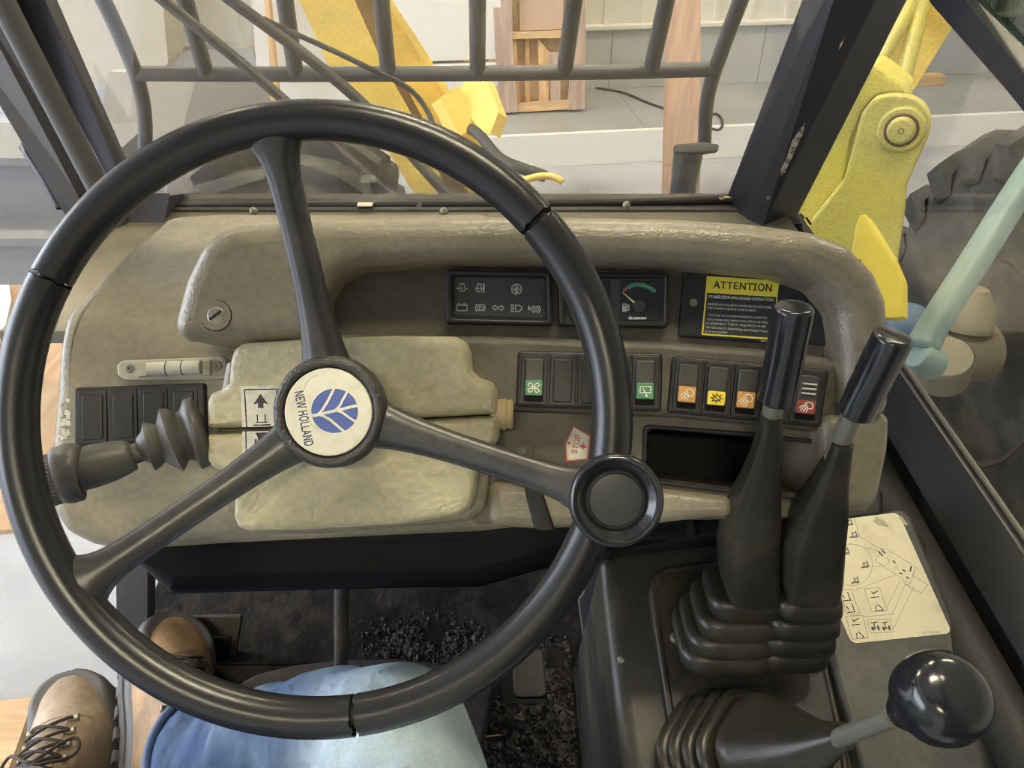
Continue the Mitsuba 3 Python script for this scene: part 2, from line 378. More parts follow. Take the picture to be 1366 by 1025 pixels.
while k < S1:
    part(plf, 'floor_sheet', obox(plat(k + 0.61, 0.04 + (depth_p + 0.1) / 2, PZ - 0.01), (1.217, depth_p + 0.1, 0.02), ax=(ex, ey, ez), bev=0.0015), 'platform_grey', False)
    k += 1.22
# front wall: grey dado boards below, ribbed white siding above
wl = key_of('wall_front'); note(wl, 'white ribbed metal siding over a smooth grey dado', kind='structure')
dz = 0.66
k = -5.2
while k < 6.5:
    part(wl, 'dado_board', obox(plat(k + 0.6, depth_p + 0.03, (PZ + dz) / 2), (1.195, 0.04, dz - PZ), ax=(ex, ey, ez), bev=0.004), 'dado_grey', False)
    k += 1.2
part(wl, 'ledge', obox(plat(0.6, depth_p + 0.01, dz + 0.012), (11.5, 0.09, 0.03), ax=(ex, ey, ez), bev=0.006), 'siding_white', False)
k, i = -0.1, 0
while k < 6.5:
    part(wl, 'siding_panel', cat(obox(plat(k + 0.14, depth_p + 0.05, (dz + ZC) / 2), (0.255, 0.03, ZC - dz), ax=(ex, ey, ez), bev=0.006),
                                 obox(plat(k + 0.005, depth_p + 0.035, (dz + ZC) / 2), (0.035, 0.05, ZC - dz), ax=(ex, ey, ez), bev=0.012)), 'siding_white', False)
    k += 0.28; i += 1
part(wl, 'backing', obox(plat(0.6, depth_p + 0.12, ZC / 2), (12.6, 0.08, ZC), ax=(ex, ey, ez)), 'shop_wall', False)
# bright white sectional door left of the framing, seen behind the loader arm
dr_k = key_of('door_1'); note(dr_k, 'white sectional shop door behind the yellow arm', kind='structure')
q0, q1 = onz(368, 150, 0.2), onz(622, 150, 0.2)
s0, s1 = (q0 - pa) @ ex, (q1 - pa) @ ex
for j in range(7):
    part(dr_k, 'door_section', obox(plat((s0 + s1) / 2 + 0.02, depth_p - 0.42, 0.30 + 0.55 * j), (s1 - s0 + 0.45, 0.05, 0.53), ax=(ex, ey, ez), bev=0.008), 'white_paint', False)
struct('ceiling', obox(((X0 + X1) / 2, (Y0 + Y1) / 2, ZC + 0.05), (X1 - X0, Y1 - Y0, 0.1)), 'shop_wall')
struct('wall_right', obox((X1 + 0.05, (Y0 + Y1) / 2, ZC / 2), (0.1, Y1 - Y0, ZC)), 'shop_wall')
struct('wall_rear', obox(((X0 + X1) / 2, Y0 - 0.05, ZC / 2), (X1 - X0, 0.1, ZC)), 'shop_wall')
struct('wall_left', cat(obox((X0 - 0.05, 7.0, ZC / 2), (0.1, 4.0, ZC)), obox((X0 - 0.05, -5.0, ZC / 2), (0.1, 2.0, ZC)), obox((X0 - 0.05, 0.5, ZC - 0.25), (0.1, 9.0, 0.5))), 'shop_wall', label='left shop wall with the wide open doorway')
# ceiling lamps
for x, y, lab in ((-3.0, 3.6, 'strip lamp under the ceiling ahead of the machine on the left'), (0.3, 3.6, 'strip lamp under the ceiling straight ahead of the cab'), (3.2, 3.6, 'strip lamp under the ceiling ahead of the machine on the right'),
                  (0.5, 0.7, 'strip lamp under the ceiling right above the cab roof'), (-0.4, -3.0, 'strip lamp under the ceiling behind the cab')):
    t = thing('ceiling_lamp', lab, 'lamp', 'strip lamps under the shop ceiling')
    part(t, 'housing', obox((x, y, ZC - 0.06), (1.5, 0.26, 0.08), bev=0.01), 'cabinet_paint', False)
    tb = obox((x, y, ZC - 0.115), (1.42, 0.2, 0.02))
    kk = part(t, 'diffuser', tb, 'white_paint', False)
    scene[kk]['emitter'] = {'type': 'area', 'radiance': {'type': 'rgb', 'value': [v * LAMPK for v in LAMP]}}

# grey stepped boards and cabinet to the left, beyond the cab door
VF = lambda x, y, d, elev=0, yaw=0, warp=None: Pl.face(x, y, d, elev, yaw, warp)
q = VF(40, 250, 2.6)
st = thing('grey_steps', 'grey painted steps beyond the left cab door', 'steps')
for (ya, yb, hh) in ((213, 288, 0.0), (293, 352, 0.14)):
    b = q.px([(-160, ya), (150, ya), (150, yb), (-160, yb)])
    part(st, 'riser', slab(q, b, -0.1 + hh - 0.25, hh, r=0.006, seg=2), 'step_grey', False)
for (ya, hh) in ((208, 0.02), (290, 0.16)):
    b = q.px([(-160, ya), (150, ya), (150, ya + 7), (-160, ya + 7)])
    part(st, 'tread', slab(q, b, hh - 0.35, hh + 0.012, r=0.004, seg=2), 'step_grey', False)
pb_ = Pl((0, 0, 0.012), (0, 0, 1), up=(0, 1, 0))
def ground(pts, z=0.012):
    pl = Pl((0, 0, 0), (0, 0, 1), up=(0, 1, 0)); return pl, pl.px(pts, z)
pl, b = ground([(-160, 356), (175, 348), (118, 470), (62, 705), (-160, 720)])
put('plywood_sheet', slab(pl, ring(Polygon(b), 0.05, 0.01), 0, 0.018, r=0.003, seg=2), 'plywood', False, 'orange-brown plywood sheet lying on the floor left of the dashboard', 'plywood')
pl, b = ground([(-40, 378), (10, 371), (14, 400), (2, 452), (-40, 480)], 0.04)
put('white_board', slab(pl, b, 0.018, 0.04, r=0.003, seg=2), 'white_paint', False, 'white board offcut lying on the plywood at the far left', 'board')
pl, b = ground([(-90, 940), (4, 936), (44, 931), (5, 1040), (-90, 1100)], 0.05)
w = thing('timber_plank', 'pale pine plank on the floor left of the boots', 'plank')
part(w, 'board', slab(pl, b, 0.003, 0.05, r=0.003, seg=2), 'pine_flat', False)
part(w, 'board', slab(pl, pl.px([(-120, 942), (-94, 941), (-94, 1100), (-160, 1100)], 0.05), 0.003, 0.046, r=0.003, seg=2), 'pine_flat', False)

# left end of the shop seen through the windscreen
q = VF(170, 60, 4.6)
bw = thing('beige_partition', 'beige boxed partition corner at the left of the windscreen view', 'partition')
part(bw, 'side_panel', slab(q, q.px([(40, -90), (206, -90), (222, 82), (214, 98), (122, 112), (40, 120)]), -0.3, 0.0, r=0.01, seg=2), 'beige_wall', False)
cb = thing('wall_cabinet', 'pale grey double door cabinet standing on a low grey base', 'cabinet')
q = VF(280, 40, 5.0)
part(cb, 'body', slab(q, q.px([(203, -90), (328, -90), (337, 62), (220, 70)]), -0.4, 0.0, r=0.006, seg=2), 'cabinet_paint', False)
part(cb, 'door', slab(q, q.px([(205, -90), (252, -90), (258, 58), (222, 62)]), 0.0, 0.02, r=0.006, seg=2), 'cabinet_paint', False)
part(cb, 'door', slab(q, q.px([(258, -90), (310, -90), (318, 55), (263, 58)]), 0.0, 0.02, r=0.006, seg=2), 'cabinet_paint', False)
part(cb, 'base', slab(q, q.px([(218, 69), (337, 62), (346, 92), (210, 98)]), -0.4, 0.05, r=0.006, seg=2), 'dado_grey', False)
q = VF(260, 160, 3.6)
lw = thing('low_grey_box', 'low grey-brown box below the cabinet, behind the wheel rim', 'box')
part(lw, 'front_panel', slab(q, q.px([(262, 112), (352, 108), (400, 420), (180, 420)]), -0.06, 0.0, r=0.008, seg=2), 'dusty_panel', False)
part(lw, 'side_panel', slab(q, q.px([(130, 108), (257, 110), (150, 420), (100, 420)]), -0.2, -0.12, r=0.008, seg=2), 'beige_wall', False)
q = VF(352, 60, 4.8)
op = thing('orange_post', 'thin orange wooden post in front of bright white boards', 'post')
part(op, 'upright', slab(q, q.px([(345, -90), (349, -90), (372, 145), (356, 145), (354, 95), (362, 92)]), -0.08, 0.0, r=0.004, seg=2), 'pine', False)
put('white_panel_board', slab(q, q.px([(322, -90), (341, -90), (352, 60), (352, 128), (338, 120)]), -0.16, -0.12, r=0.004, seg=2), 'white_paint', False, 'narrow white board between cabinet and orange post', 'board')

# framing of timber leaning at the wall
fa = onz(690, 150, PZ); dfr = float((fa - CAM) @ CF)
q = Pl(fa, unit((-ey[0], -ey[1], 0.12)))
fr = thing('timber_partition', 'unfinished timber stud partition leaning at the shop wall, with a pinkish board', 'partition')
def stud(name, pts, h0, h1, m, lab=None):
    part(fr, name, slab(q, q.px(pts, h1), h0, h1, r=0.004, seg=2), m, False, lab)
stud('stud', [(655, -90), (681, -90), (683, 60), (690, 149), (669, 150), (661, 60)], 0.0, 0.06, 'grey_wood', 'weathered grey stud')
stud('stud', [(766, -60), (777, -60), (781, 60), (779, 145), (759, 146), (764, 60)], 0.0, 0.06, 'grey_wood', 'weathered grey stud')
stud('stud', [(645, -90), (653, -90), (668, 149), (655, 150), (651, 60)], -0.05, 0.0, 'redwood')
stud('stud', [(683, 45), (687, 45), (694, 138), (688, 138)], -0.04, 0.01, 'pine')
stud('stud', [(701, 50), (705, 50), (706, 136), (701, 136)], -0.05, -0.01, 'pine')
stud('stud', [(718, 52), (732, 70), (732, 137), (720, 137)], -0.05, 0.0, 'pine')
stud('stud', [(733, 70), (747, 70), (747, 137), (735, 137)], -0.05, 0.02, 'grey_wood')
stud('stud', [(618, -90), (628, -90), (632, 100), (620, 105)], -0.05, 0.0, 'pine')
stud('rail', [(620, 46), (765, 40), (765, 49), (620, 53)], -0.02, 0.035, 'pine_flat')
stud('rail', [(690, 139), (760, 134), (760, 145), (692, 149)], -0.02, 0.04, 'pine_flat')
stud('board', [(692, -90), (752, -90), (750, 38), (694, 40)], -0.03, -0.005, 'pink_board', 'pinkish brown board')
stud('backing_board', [(600, -90), (770, -90), (772, 140), (640, 146), (612, 90)], -0.08, -0.055, 'plywood', 'plywood sheet behind the studs')
# square post in front of the platform
q = VF(905, 150, 3.4, 0, -12)
sp = thing('square_post', 'reddish squared timber post standing before the white platform edge', 'post')
part(sp, 'shaft', slab(q, q.px([(897, -90), (933, -90), (932, 270), (893, 270), (884, 270), (889, 60)]), -0.14, 0.0, r=0.006, seg=2), 'redwood', False)
# cable on the raised floor
cab = [onz(x, y, PZ + 0.008) for x, y in ((776, 112), (800, 118), (825, 122), (850, 131), (872, 140), (900, 150), (930, 160), (955, 152), (962, 158), (950, 172))]
put('floor_cable', tube(cab, 0.009, 8, 40), 'hose_black', True, 'thin dark cable lying on the raised grey floor', 'cable')
# block and column on the right, on the raised floor
bl = onz(1228, 112, PZ)
put('wood_block', obox(bl + ez * 0.035, (0.32, 0.12, 0.07), ax=(ex, ey, ez), bev=0.005), 'pine_flat', False, 'pale wood block on the raised floor beside the yellow arm', 'wood block')
q = VF(1330, 60, 6.2)
put('wooden_column', slab(q, q.px([(1312, -60), (1345, -60), (1345, 103), (1308, 101)]), -0.12, 0.0, r=0.006, seg=2), 'grey_wood', False, 'brown wooden column at the wall, right of the white siding', 'column')

# ------------------------------------------------------------------ the machine outside the cab
# loader arm seen through the windscreen: box beam with a yellow head
la = thing('loader_arm', 'yellow steel box arm slanting down in front of the windscreen', 'arm')
q = VF(480, 60, 3.0, 0, 18)
part(la, 'side_plate', slab(q, q.px([(360, -90), (436, -90), (470, 0), (508, 85), (545, 150), (604, 275), (566, 275), (522, 205), (447, 100), (402, 0)]), -0.05, 0.0, r=0.008, seg=2), 'yellow_paint', False)
part(la, 'web', slab(q, q.px([(436, -90), (474, -90), (516, 0), (560, 85), (600, 170), (650, 275), (600, 275), (540, 150), (506, 85), (468, 0)]), -0.22, -0.16, r=0.004, seg=2), 'brown_steel', False, 'brown inner web, shade painted into its colour')  # brown instead of yellow: shade on the inner side, painted in
part(la, 'flange', slab(q, q.px([(468, -90), (486, -90), (521, 0), (566, 68), (604, 130), (648, 192), (690, 275), (640, 275), (590, 200), (548, 120), (512, 60), (506, 0)]), -0.2, -0.06, r=0.008, seg=2), 'yellow_paint', False)
part(la, 'edge_strip', slab(q, q.px([(478, -90), (486, -90), (521, 0), (566, 68), (604, 130), (648, 192), (690, 275), (684, 275), (642, 195), (597, 132), (558, 68), (514, 0)], -0.03), -0.06, -0.03, r=0.004, seg=2), 'yellow_paint', False)
q = VF(620, 140, 3.1, 25, 30)
hd = part(la, 'head_block', slab(q, q.px([(590, 132), (612, 118), (640, 165), (614, 177)]), -0.12, 0.0, r=0.01, seg=2), 'yellow_paint', False)
q = VF(640, 140, 3.1, 30, -25)
part(la, 'head_block', slab(q, q.px([(612, 128), (628, 100), (644, 100), (662, 148), (652, 176), (640, 168)]), -0.12, 0.0, r=0.01, seg=2), 'yellow_paint', False)
part(la, 'hose', tube([P(628, 172, 3.05), P(648, 190, 3.0), P(668, 212, 2.95), P(700, 226, 2.9), P(728, 236, 2.9)], 0.022, 12, 30), 'hose_black', True, 'black hydraulic hose')
part(la, 'tine', tube([P(690, 244, 2.8), P(715, 236, 2.8), P(738, 236, 2.8), P(750, 243, 2.8)], 0.013, 12, 24), 'yellow_paint', True, 'small bent yellow rod')

# the machine's frame and tyres
mc = thing('machine_chassis', 'dark machine chassis with big lugged tyres outside the cab, seen through the glass', 'machine')
part(mc, 'frame', cat(obox((0.45, 1.75, 0.50), (1.0, 1.3, 0.4), bev=0.03), obox((0.45, 1.5, 0.3), (0.6, 0.3, 0.6), bev=0.02)), 'brown_steel', False)
def tyre(name, c, R, W, lab, sgn):
    c = np.asarray(c, float); ax = np.array([1.0, 0, 0]); t = key_of(name); note(t, lab)
    w = W / 2; prof = [(0.30, -w * .82), (0.40, -w * .98), (R * .80, -w), (R * .93, -w * .86), (R * .955, -w * .55), (R * .96, 0), (R * .955, w * .55), (R * .93, w * .86), (R * .80, w), (0.40, w * .98), (0.30, w * .82)]
    part(t, 'carcass', lathe(c, ax, prof, 72), 'tyre', 50)
    n = 22
    for k in range(n):
        for side in (-1, 1):
            a = 2 * math.pi * (k + 0.5 * (side > 0)) / n
            secs = []
            for s_, (x_, da, rad, th, wd) in enumerate(((0.04, 0.10, .965, .050, .055), (0.45, 0.04, .965, .05, .06), (0.8, 0.0, .955, .05, .07), (0.98, -0.01, .90, .05, .075), (1.03, -0.01, .80, .022, .06))):
                an = a + da; rd = np.array([0, math.sin(an), math.cos(an)]); tg = np.array([0, math.cos(an), -math.sin(an)])
                o = c + ax * side * w * x_; e = unit(rd + (ax * side * 0.9 if x_ > 0.9 else 0))
                p0 = o + rd * R * (rad - 0.02)
                secs.append([p0 - tg * wd * .62, p0 + tg * wd * .62, p0 + tg * wd * .45 + e * th, p0 - tg * wd * .45 + e * th])
            part(t, 'tread_lug', loft(secs), 'tyre', False)
    rp = [(0.02, -w * .30), (0.17, -w * .30), (0.19, -w * .35), (0.24, -w * .4), (0.27, -w * .75), (0.315, -w * .86), (0.33, -w * .8), (0.33, 0.05), (0.02, 0.05)]
    part(t, 'rim', lathe(c, ax, rp if sgn < 0 else [(r, -h) for r, h in rp], 48), 'rim_dirty', 40, 'dusty brown rim')
    return t
tyre('machine_chassis__wheel', (1.36 + 0.2, 1.88, 0.67), 0.66, 0.42, 'big lugged machine tyre seen through the right cab window', -1)
tyre('machine_chassis__wheel', (-0.58, 1.90, 0.64), 0.65, 0.40, 'dusty lugged machine tyre just beyond the windscreen foot', 1)
# hub drive at the right wheel
hc = P(1275, 470, 2.10)
put('machine_chassis__wheel__hub_drive', cat(lathe(hc, (-1, -0.25, 0.1), [(0, 0.10), (0.05, 0.098), (0.07, 0.08), (0.08, 0.03), (0.085, 0.0), (0.085, -0.08), (0, -0.08)], 40),
    lathe(P(1258, 492, 1.98), (-0.3, -0.3, 0.9), [(0, 0.06), (0.06, 0.058), (0.066, 0.05), (0.068, -0.03), (0, -0.03)], 32),
    lathe(P(1290, 405, 2.05), (0.1, 0.2, 1), [(0, 0.05), (0.04, 0.045), (0.075, 0.0), (0.085, -0.06), (0, -0.06)], 32)), 'axle_cream', 40, 'cream painted hub drive')

# boom foot: yellow arm at the right side
ba = thing('boom_bracket', 'yellow steel boom bracket with a round pivot pin outside the right pillar', 'bracket')
q = VF(1170, 230, 1.55, 8, -28)
pts = [(1150, 150), (1165, 132), (1190, 127), (1216, 130), (1233, 140), (1242, 158), (1240, 180), (1226, 210), (1209, 250), (1204, 300), (1196, 350), (1198, 420), (1060, 420), (1070, 310), (1126, 240)]
part(ba, 'side_plate', slab(q, ring(Polygon(q.px(pts)), 0.012, 0.012), -0.05, 0.0, r=0.006, seg=2), 'lime_paint', 30)
pts2 = [(1150, 150), (1165, 132), (1190, 127), (1216, 130), (1205, 116), (1185, 100), (1168, 88), (1140, 92), (1120, 140), (1060, 240), (1040, 420), (1100, 420), (1134, 190)]
part(ba, 'rear_plate', slab(q, ring(Polygon(q.px(pts2, -0.06)), 0.012, 0.006), -0.30, -0.06, r=0.01, seg=2), 'lime_paint', 30)
pc = q.px([(1203, 173)])[0]
part(ba, 'pin_boss', lathe(q.at([pc], 0)[0], q.n, [(0, 0.008), (0.026, 0.008), (0.039, 0.008), (0.044, 0.002), (0.044, -0.02), (0, -0.02)], 40), 'lime_paint', 40)
pn = part(ba, 'pivot_pin', lathe(q.at([pc], 0)[0], q.n, [(0, 0.022), (0.004, 0.022), (0.005, 0.018), (0.006, 0.022), (0.020, 0.021), (0.0245, 0.016), (0.0265, 0.008), (0.028, 0.0085), (0.028, 0.0)], 40), 'lime_paint', 40)
part(ba, 'pin_washer', lathe(q.at([pc], 0)[0], q.n, [(0, 0.010), (0.0295, 0.0105), (0.0315, 0.008), (0, 0.008)], 40), 'brown_steel', 40, 'dark rusty ring round the pin')
qb = VF(1165, 360, 1.42, 30, -45)
part(ba, 'lower_gusset', slab(qb, ring(Polygon(qb.px([(1140, 300), (1148, 284), (1156, 286), (1190, 340), (1205, 375), (1205, 425), (1150, 425), (1130, 380)])), 0.01, 0.004), -0.04, 0.0, r=0.005, seg=2), 'gusset_yellow', 30, 'bright yellow gusset plate')
# warning print on the bracket
qp = Pl(q.o, q.n)
part(ba, 'print_mark', flat(qp, lines(qp, [[(1074, 278), (1078, 282)], [(1082, 283), (1087, 290)], [(1073, 288), (1080, 293)], [(1070, 294), (1080, 298)]], 3.0, 1.6, -0.055), 0.001, 0.001), 'print_black', False)
# upper boom beyond
ub = thing('boom_section', 'yellow upper boom leading up and away beyond the pivot bracket', 'boom')
q = VF(1230, 50, 2.1, 0, -30)
part(ub, 'box_beam', slab(q, q.px([(1120, 140), (1195, -90), (1320, -90), (1276, 18), (1212, 122), (1160, 180)]), -0.3, 0.0, r=0.01, seg=2), 'yellow_paint', False)
part(ub, 'pipe', tube([P(1168, 92, 2.0), P(1196, 44, 2.03), P(1216, 8, 2.06), P(1250, -60, 2.1)], 0.018, 14, 20), 'lime_paint', True)
part(ub, 'pipe', tube([P(1203, 108, 2.0), P(1215, 65, 2.03), P(1228, 12, 2.06), P(1248, -70, 2.1)], 0.022, 14, 20), 'lime_paint', True)
# teal pipe and blue drum beside the bracket
tp = thing('teal_pipe', 'thick pale teal pipe slanting down outside the right window', 'pipe')
part(tp, 'pipe', tube([P(1420, 170, 1.45), P(1350, 270, 1.45), P(1290, 365, 1.45), P(1240, 445, 1.45), P(1228, 468, 1.45)], [0.027, 0.027, 0.027, 0.028, 0.030], 24, 30), 'teal_hose', True)
part(tp, 'end_fitting', lathe(P(1236, 482, 1.45), unit(P(1218, 470, 1.43) - P(1258, 492, 1.47)), [(0, 0.035), (0.022, 0.034), (0.030, 0.025), (0.031, -0.01), (0.03, -0.02), (0, -0.02)], 32), 'teal_hose', 40)
put('blue_drum', lathe(P(1205, 445, 1.6), (0.1, -0.2, 1), [(0, 0.06), (0.03, 0.058), (0.048, 0.045), (0.055, 0.02), (0.055, -0.15), (0, -0.15)], 32), 'blue_plastic', 40, 'small blue container behind the dashboard corner', 'container')
# ------------------------------------------------------------------ the cab shell
ZF = 1.0
WS = VF(600, 268, 1.15, -23)                                      # plane of the windscreen
struct('cab_floor', cat(obox((-0.02, 0.30, ZF - 0.03), (0.96, 0.70, 0.06), bev=0.004), obox((-0.05, 0.885, ZF - 0.03), (1.04, 0.47, 0.06), bev=0.004)), 'mat_rubber', label='black rubber cab floor')
struct('cab_front_wall', cat(obox((-0.08, 1.10, ZF + 0.24), (1.04, 0.04, 0.5)), ), 'frame_paint', label='dark sheet metal below the windscreen')
q = Pl((0, 0, 2.445), (0, 0, 1), up=(0, 1, 0)); sg = q.u[0]  # unseen roof added to darken the cab; its opening lets light down
struct('ceiling_cab', slab(q, [ring(Polygon([(x * sg, y * q.v[1]) for x, y in ((-0.59, -0.36), (0.47, -0.36), (0.47, 0.72), (-0.59, 0.72))]), 0.02, 0.03),
                               ring(Polygon([(x * sg, y * q.v[1]) for x, y in ((-0.47, -0.10), (0.36, -0.10), (0.36, 0.64), (-0.47, 0.64))]), 0.02, 0.03, True)], 0.0, 0.05, r=0.01, seg=2), 'frame_light', label='grey cab roof out of view, added for shade, with a glazed opening')
struct('window_4', obox((-0.055, 0.27, 2.485), (0.85, 0.76, 0.004)), 'pane_glass', label='unseen glass roof pane, added to let light down on the dashboard')  # added pane, overhead light for dashboard and levers
struct('wall_rear_cab', cat(obox((0.456, -0.22, 1.74), (0.05, 0.30, 1.45), bev=0.01), obox((0.30, -0.36, 1.74), (0.34, 0.05, 1.45), bev=0.01)), 'frame_light', label='unseen grey rear corner of the cab, added to shade the right side')  # added out of view to keep the rear lamp off the right side
# glass: windscreen and right window
g = WS.px([(60, -260), (1200, -260), (1010, 272), (160, 272)])
struct('window_1', slab(WS, g, 0.0, 0.0005), 'pane_glass', label='windscreen pane')
XW = 0.456
RW = Pl((XW, 0.4, 1.6), (-1, 0, 0))
g = RW.px([(1240, -60), (1262, -2), (1366, 113), (1500, 260), (1500, 900), (1366, 715), (1205, 490), (1057, 300)])
part('window_1', 'dust_film', slab(WS, WS.px([(175, 222), (988, 219), (968, 270), (205, 272)], -0.002), -0.0025, -0.002), 'glass_dust_low', False, 'brownish dust film on the lower windscreen')
struct('window_2', slab(RW, g, 0.0, 0.0005), 'pane_glass', label='right cab window pane')
g = RW.px([(1270, -60), (1300, -2), (1366, 62), (1500, 200), (1500, -60)])
struct('window_3', slab(RW, g, -0.004, 0.0), 'tinted_glass', label='dark tinted upper window pane at the right edge')
struct('trim_1', cat(slab(RW, RW.px([(1228, -60), (1255, -60), (1299, 0), (1366, 82), (1450, 185), (1450, 215), (1366, 114), (1262, 0)]), -0.012, 0.014, r=0.004, seg=2)), 'frame_paint', label='black bar between the right window panes')
# right pillar: three facets
def pillar(a, b, t0, t1):
    """a prism through two cross sections given as (x, y, distance), reaching from t0 to t1 along the line a -> b"""
    A_, B_ = np.array([P(*p) for p in a]), np.array([P(*p) for p in b])
    return loft([A_ + (B_ - A_) * t for t in (t0, 0, 1, t1)])
top = [(1070, 0, .905), (1112, 0, .860), (1168, 0, .858), (1210, 0, .905), (1210, 0, 1.0), (1070, 0, .97)]
bot = [(969, 266, 1.14), (1002, 283, 1.09), (1020, 296, 1.08), (1058, 298, 1.14), (1058, 298, 1.26), (969, 266, 1.24)]
struct('trim_2', pillar(top, bot, -2.2, 1.06), 'frame_paint', label='black right windscreen pillar with chipped paint')
# worn patches of the pillar paint lie on its middle facet
fp0, fp1, fp2 = P(1112, 0, .860), P(1168, 0, .858), P(1020, 296, 1.08)
nf = unit(np.cross(fp1 - fp0, fp2 - fp0)); nf = nf if nf @ (CAM - fp0) > 0 else -nf
FP = Pl(fp0, nf)
bl1 = Polygon(FP.px([(1074, 164), (1071, 178), (1064, 192), (1058, 206), (1052, 218), (1047, 230), (1042, 234), (1041, 228), (1045, 219), (1051, 205), (1056, 190), (1064, 177)]))
bl2 = Polygon(FP.px([(1126, 50), (1123, 60), (1119, 66), (1121, 58)]))
part('trim_2', 'paint_chip', flat(FP, bl1, 0.0003, 0.0006), 'chip', False, 'light worn patch on the pillar')
part('trim_2', 'paint_chip', flat(FP, bl2, 0.0003, 0.0006), 'chip', False)
part('trim_2', 'paint_chip', flat(FP, Point(FP.px([(1025, 264)])[0]).buffer(0.003, 6), 0.0003, 0.0006), 'chip', False)
# left pillar and door frame
top = [(20, 0, .90), (60, 0, .875), (76, 0, .90), (76, 0, .98), (20, 0, .98)]
bot = [(20 + 0.52 * 330, 330, 1.16), (60 + 0.43 * 330, 330, 1.14), (76 + 0.436 * 330, 330, 1.17), (76 + 0.436 * 330, 330, 1.26), (20 + 0.52 * 330, 330, 1.26)]
struct('trim_3', pillar(top, bot, -2.0, 1.0), 'frame_daylit', label='black left windscreen pillar')
ta, tb = P(2, 0, .84), P(160, 306, 1.10)
struct('trim_4', tube([ta + (tb - ta) * t for t in (-2.0, 0, 0.5, 1.0)], [0.0135, 0.0135, 0.0147, 0.0155], 20), 'frame_light', True, label='grey round edge of the left door frame')
top = [(-34, 0, .85), (-8, 0, .85), (-8, 0, .93), (-84, 0, .93), (-84, 0, .87)]
bot = [(98, 250, 1.07), (112, 232, 1.07), (112, 232, 1.15), (72, 262, 1.15), (72, 262, 1.08)]
struct('trim_5', pillar(top, bot, -1.9, 1.25), 'frame_light', label='flat grey left door frame')
struct('trim_6', tube([P(34, 196, 1.12), P(40, 206, 1.11), P(62, 240, 1.11), P(82, 276, 1.11)], 0.008, 12), 'frame_paint', True, label='black rubber catch on the outer edge of the left door frame')
# lower end of the left pillar below the dashboard, door post
q = VF(150, 320, 1.10, 20)
struct('trim_7', cat(slab(q, q.px([(195, 262), (222, 262), (214, 300), (128, 362), (120, 345), (150, 310)]), -0.12, 0.0, r=0.004, seg=2), tube([P(112, 330, 1.12), P(122, 352, 1.11), P(160, 430, 1.10)], 0.006, 12)), 'frame_daylit', label='black foot of the left windscreen pillar')
struct('trim_8', cat(beam(P(187, 735, 1.02), P(187, 850, 1.12), 0.03, 0.03, up=(0, 1, 0), bev=0.003), beam(P(165, 745, 1.06), P(165, 862, 1.14), 0.012, 0.02, up=(0, 1, 0), bev=0.002)), 'guard_paint', label='grey door post at the left edge of the footwell')
# windscreen foot: rubber seal and shelf
struct('trim_9', cat(tube([P(150, 279, 1.13), P(300, 277, 1.13), P(556, 275, 1.13)], 0.0062, 14), tube([P(563, 275, 1.13), P(800, 272, 1.13), P(1000, 266, 1.13)], 0.0062, 14)), 'satin_black', True, label='black rubber seal along the foot of the windscreen')
struct('trim_10', obox((-0.10, 1.075, 1.517), (1.02, 0.06, 0.025), bev=0.003), 'cab_metal', label='dusty metal strip under the windscreen')
# right side: sill under the window, dark channel and rounded duct, running fore and aft
def run_profile(pts, y0, y1):                                     # pts (x, z)
    pl = Pl((0, y0, 0), (0, -1, 0)); pp = np.array([(x, z) for x, z in pts])
    return slab(pl, ring(Polygon([(x * pl.u[0], z) for x, z in pp]), None), -(y1 - y0), 0.0)
struct('wall_right_cab', run_profile([(0.448, 1.474), (0.461, 1.474), (0.475, 0.95), (0.455, 0.95), (0.455, 1.40), (0.442, 1.405)], -0.1, 1.15), 'sill_grey', label='dark grey sill and side wall under the right window')
struct('trim_11', tube([(0.419, -0.1, 1.378), (0.419, 0.5, 1.378), (0.419, 0.98, 1.378)], 0.023, 28), 'rubber_dusty', True, label='rounded dark duct between console and side wall')
struct('trim_12', cat(tube([(0.4565, -0.1, 1.477), (0.4565, 1.02, 1.477)], 0.003, 10)), 'steel_dull', True, label='thin metal bead along the right window')

# ------------------------------------------------------------------ guard outside the windscreen
gd = thing('windscreen_guard', 'grey welded tube guard in front of the windscreen', 'guard')
GP = VF(560, 97, 1.42, -23)
G = lambda x, y, h=0: GP.at(GP.px([(x, y)], h), h)[0]
part(gd, 'cross_tube', tube([G(181, 98), G(400, 99), G(640, 98), G(800, 96), G(953, 92)], 0.0135, 18), 'guard_paint', True)
def up_to(p, q, h):                                                # from p through q on to height h
    return p + (q - p) * ((h - p[2]) / (q[2] - p[2]))
HG = 2.30
gl, gr = up_to(G(184, 108), G(138, 0), HG), up_to(G(948, 112), G(988, 0), HG)
part(gd, 'side_tube', tube([gl, G(138, 0), G(172, 75), G(184, 108), G(192, 145), G(194, 180), G(196, 250)], 0.0135, 18, 60), 'guard_paint', True)
part(gd, 'side_tube', tube([gr, G(988, 0), G(960, 75), G(948, 112), G(942, 145), G(940, 185), G(939, 200)], 0.0135, 18, 60), 'guard_paint', True)
for xa, xb in ((247, 274), (380, 394), (508, 518), (637, 637), (766, 753), (889, 868)):
    p_ = G(xb, 95); part(gd, 'upright_tube', tube([up_to(p_, G(xa, 0), HG), p_], 0.0145, 18), 'guard_paint', True)
part(gd, 'top_tube', tube([gl, gr], 0.0135, 18), 'guard_paint', True)
qh = VF(925, 198, 1.40, 40)
part(gd, 'mount_plate', slab(qh, ring(Polygon(qh.px([(900, 192), (940, 189), (960, 192), (958, 201), (930, 203), (900, 203)])), 0.006, 0.002), -0.012, 0.0, r=0.002, seg=2), 'guard_paint', 30)
